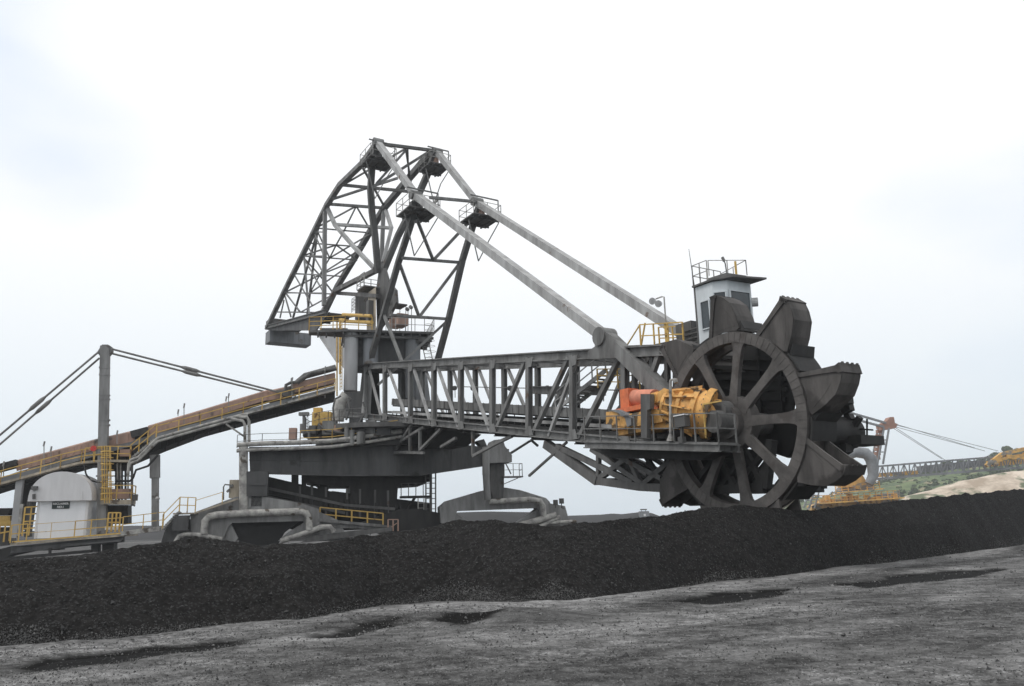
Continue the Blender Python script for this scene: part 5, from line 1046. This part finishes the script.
m = MB(); plate(m, Z_, [(812, 506), (826, 500), (850, 498), (862, 504), (862, 512), (812, 512)], 162, 3, AX)
for k in range(14): q = Z_(822+k*5.6, 500+random.uniform(-3, 3), 161); m.box(q, V(.4, 0, 0), AX*.5, UP*random.uniform(.4, 1.1))
m.build('travel_gear', 'far_orange', FS)
m = MB(); ladder(m, Z_(806, 508, 158), Z_(816, 482, 158), V(.5, 0, 0), .8, .1); ladder(m, Z_(812, 508, 158), Z_(819, 483, 158), V(.5, 0, 0), .8, .1); m.build('ladder', 'machine_grey', FS)
m = MB(); m.pipe([Z_(775, 508, 150), Z_(800, 489, 150)], [.9, 1.6], 16); m.build('travel_gear', 'tan_paint', FS)

# small yard hut far off between the heaps
HT = empty('yard_hut', Y(644, 517, 165), label='tiny square hut with a box on its roof on the far heap', cat='hut')
m = MB(); c = Y(644, 514.3, 165); m.box(c, V(.95, 0, 0), AX*.9, UP*.62); m.build('wall', 'machine_grey', HT)
m = MB(); c = Y(643.5, 509.5, 165); m.box(c, V(.65, 0, 0), AX*.4, UP*.12); m.bar(c+V(.4, 0, 0), c+V(.4, 0, -.6), .1, .1, AX); m.bar(c-V(.4, 0, 0), c+V(-.4, 0, -.6), .1, .1, AX); m.build('roof_unit', 'steel_dark', HT)
m = MB(); c = Y(644, 515, 165)-AX*.92; m.box(c, V(.22, 0, 0), AX*.02, UP*.2); m.build('window', 'white_paint', HT)

# ------------------------------------------------------------ trees and scrub on the hill
def leaf_mass(name, base, crowns, mt='far_leaves', leaf=.5, n_=260):
    vs = []; fs = []
    for c, r in crowns:
        for k in range(n_):
            d = RNG.normal(0, 1, 3); d /= np.linalg.norm(d); p = c+d*r*(RNG.uniform(.35, 1.05)**.6)*np.array([1, 1, .8]); a = RNG.normal(0, 1, 3); a /= np.linalg.norm(a); b = np.cross(a, d+.01); b /= np.linalg.norm(b)+1e-6; l = leaf*RNG.uniform(.5, 1.3)
            i = len(vs); vs += [tuple(p+a*l), tuple(p+b*l), tuple(p-a*l), tuple(p-b*l)]; fs.append((i, i+1, i+2, i+3))
    return vs, fs
tx = 0
for px, py, r, lab in ((948, 465, 3.0, 'low dark green tree standing at the left end of the hilltop trees'), (966, 463, 3.6, 'broad dark green tree second from the left on the hill crest'), (1000, 457, 3.4, 'round green tree on the crest behind the orange stacker deck'), (1014, 452, 4.2, 'tallest dark tree on the right end of the hill crest')):
    base = Y(px, py+4, 415); e = empty('tree', base, label=lab, cat='tree', group='trees on the far hill crest')
    MB().pipe([base-UP*4, base+UP*r*.6], [.5, .25], 7).build('trunk', 'bark', e)
    cs = [(base+UP*r*.5+V(RNG.uniform(-r, r)*.8, RNG.uniform(-2, 2), RNG.uniform(-.3, .5)*r), r*RNG.uniform(.35, .6)) for _ in range(7)]
    vs, fs = leaf_mass('crown', base, cs, leaf=.55, n_=240); mb = MB(); mb.add(vs, fs); mb.build('crown', 'far_leaves', e)
def hill_y(px): return np.interp(px, [780, 815, 850, 880, 915, 960, 1000, 1040, 1120], [508, 500, 492, 481, 474, 468, 458, 452, 440])
cs = [(Y(px, hill_y(px)+RNG.uniform(-1.5, 2.5), 425), RNG.uniform(1.8, 4.2)) for px in np.concatenate([np.linspace(890, 1130, 70), np.linspace(785, 890, 14)])]
cs += [(Y(px, hill_y(px)+dy, 424-120*min(dy/34, .9)), RNG.uniform(.5, 1.7)) for px, dy in zip(RNG.uniform(860, 1020, 260), RNG.uniform(1, 28, 260)**1.0)]
vs, fs = leaf_mass('scrub', None, cs, leaf=.6, n_=90); mb = MB(); mb.add(vs, fs); sc_ = mb.build('scrub', 'far_leaves'); tag(sc_, 'continuous scrub along the far green hillside', 'scrub', kind='stuff')

# ------------------------------------------------------------ damp air over the yard
hm = bpy.data.materials.new('haze'); hm.use_nodes = True; t = hm.node_tree; t.nodes.clear()
ho = nn(t, 'ShaderNodeOutputMaterial'); pv = nn(t, 'ShaderNodeVolumePrincipled'); pv.inputs['Color'].default_value = (.93, .96, 1, 1); pv.inputs['Density'].default_value = .00042; pv.inputs['Anisotropy'].default_value = .2
t.links.new(pv.outputs[0], ho.inputs['Volume']); MATS['haze'] = hm
m = MB(); m.box((0, 700, 34), V(1700, 0, 0), V(0, 900, 0), V(0, 0, 36)); tag(m.build('haze', 'haze'), kind='stuff')
S.cycles.volume_bounces = 1
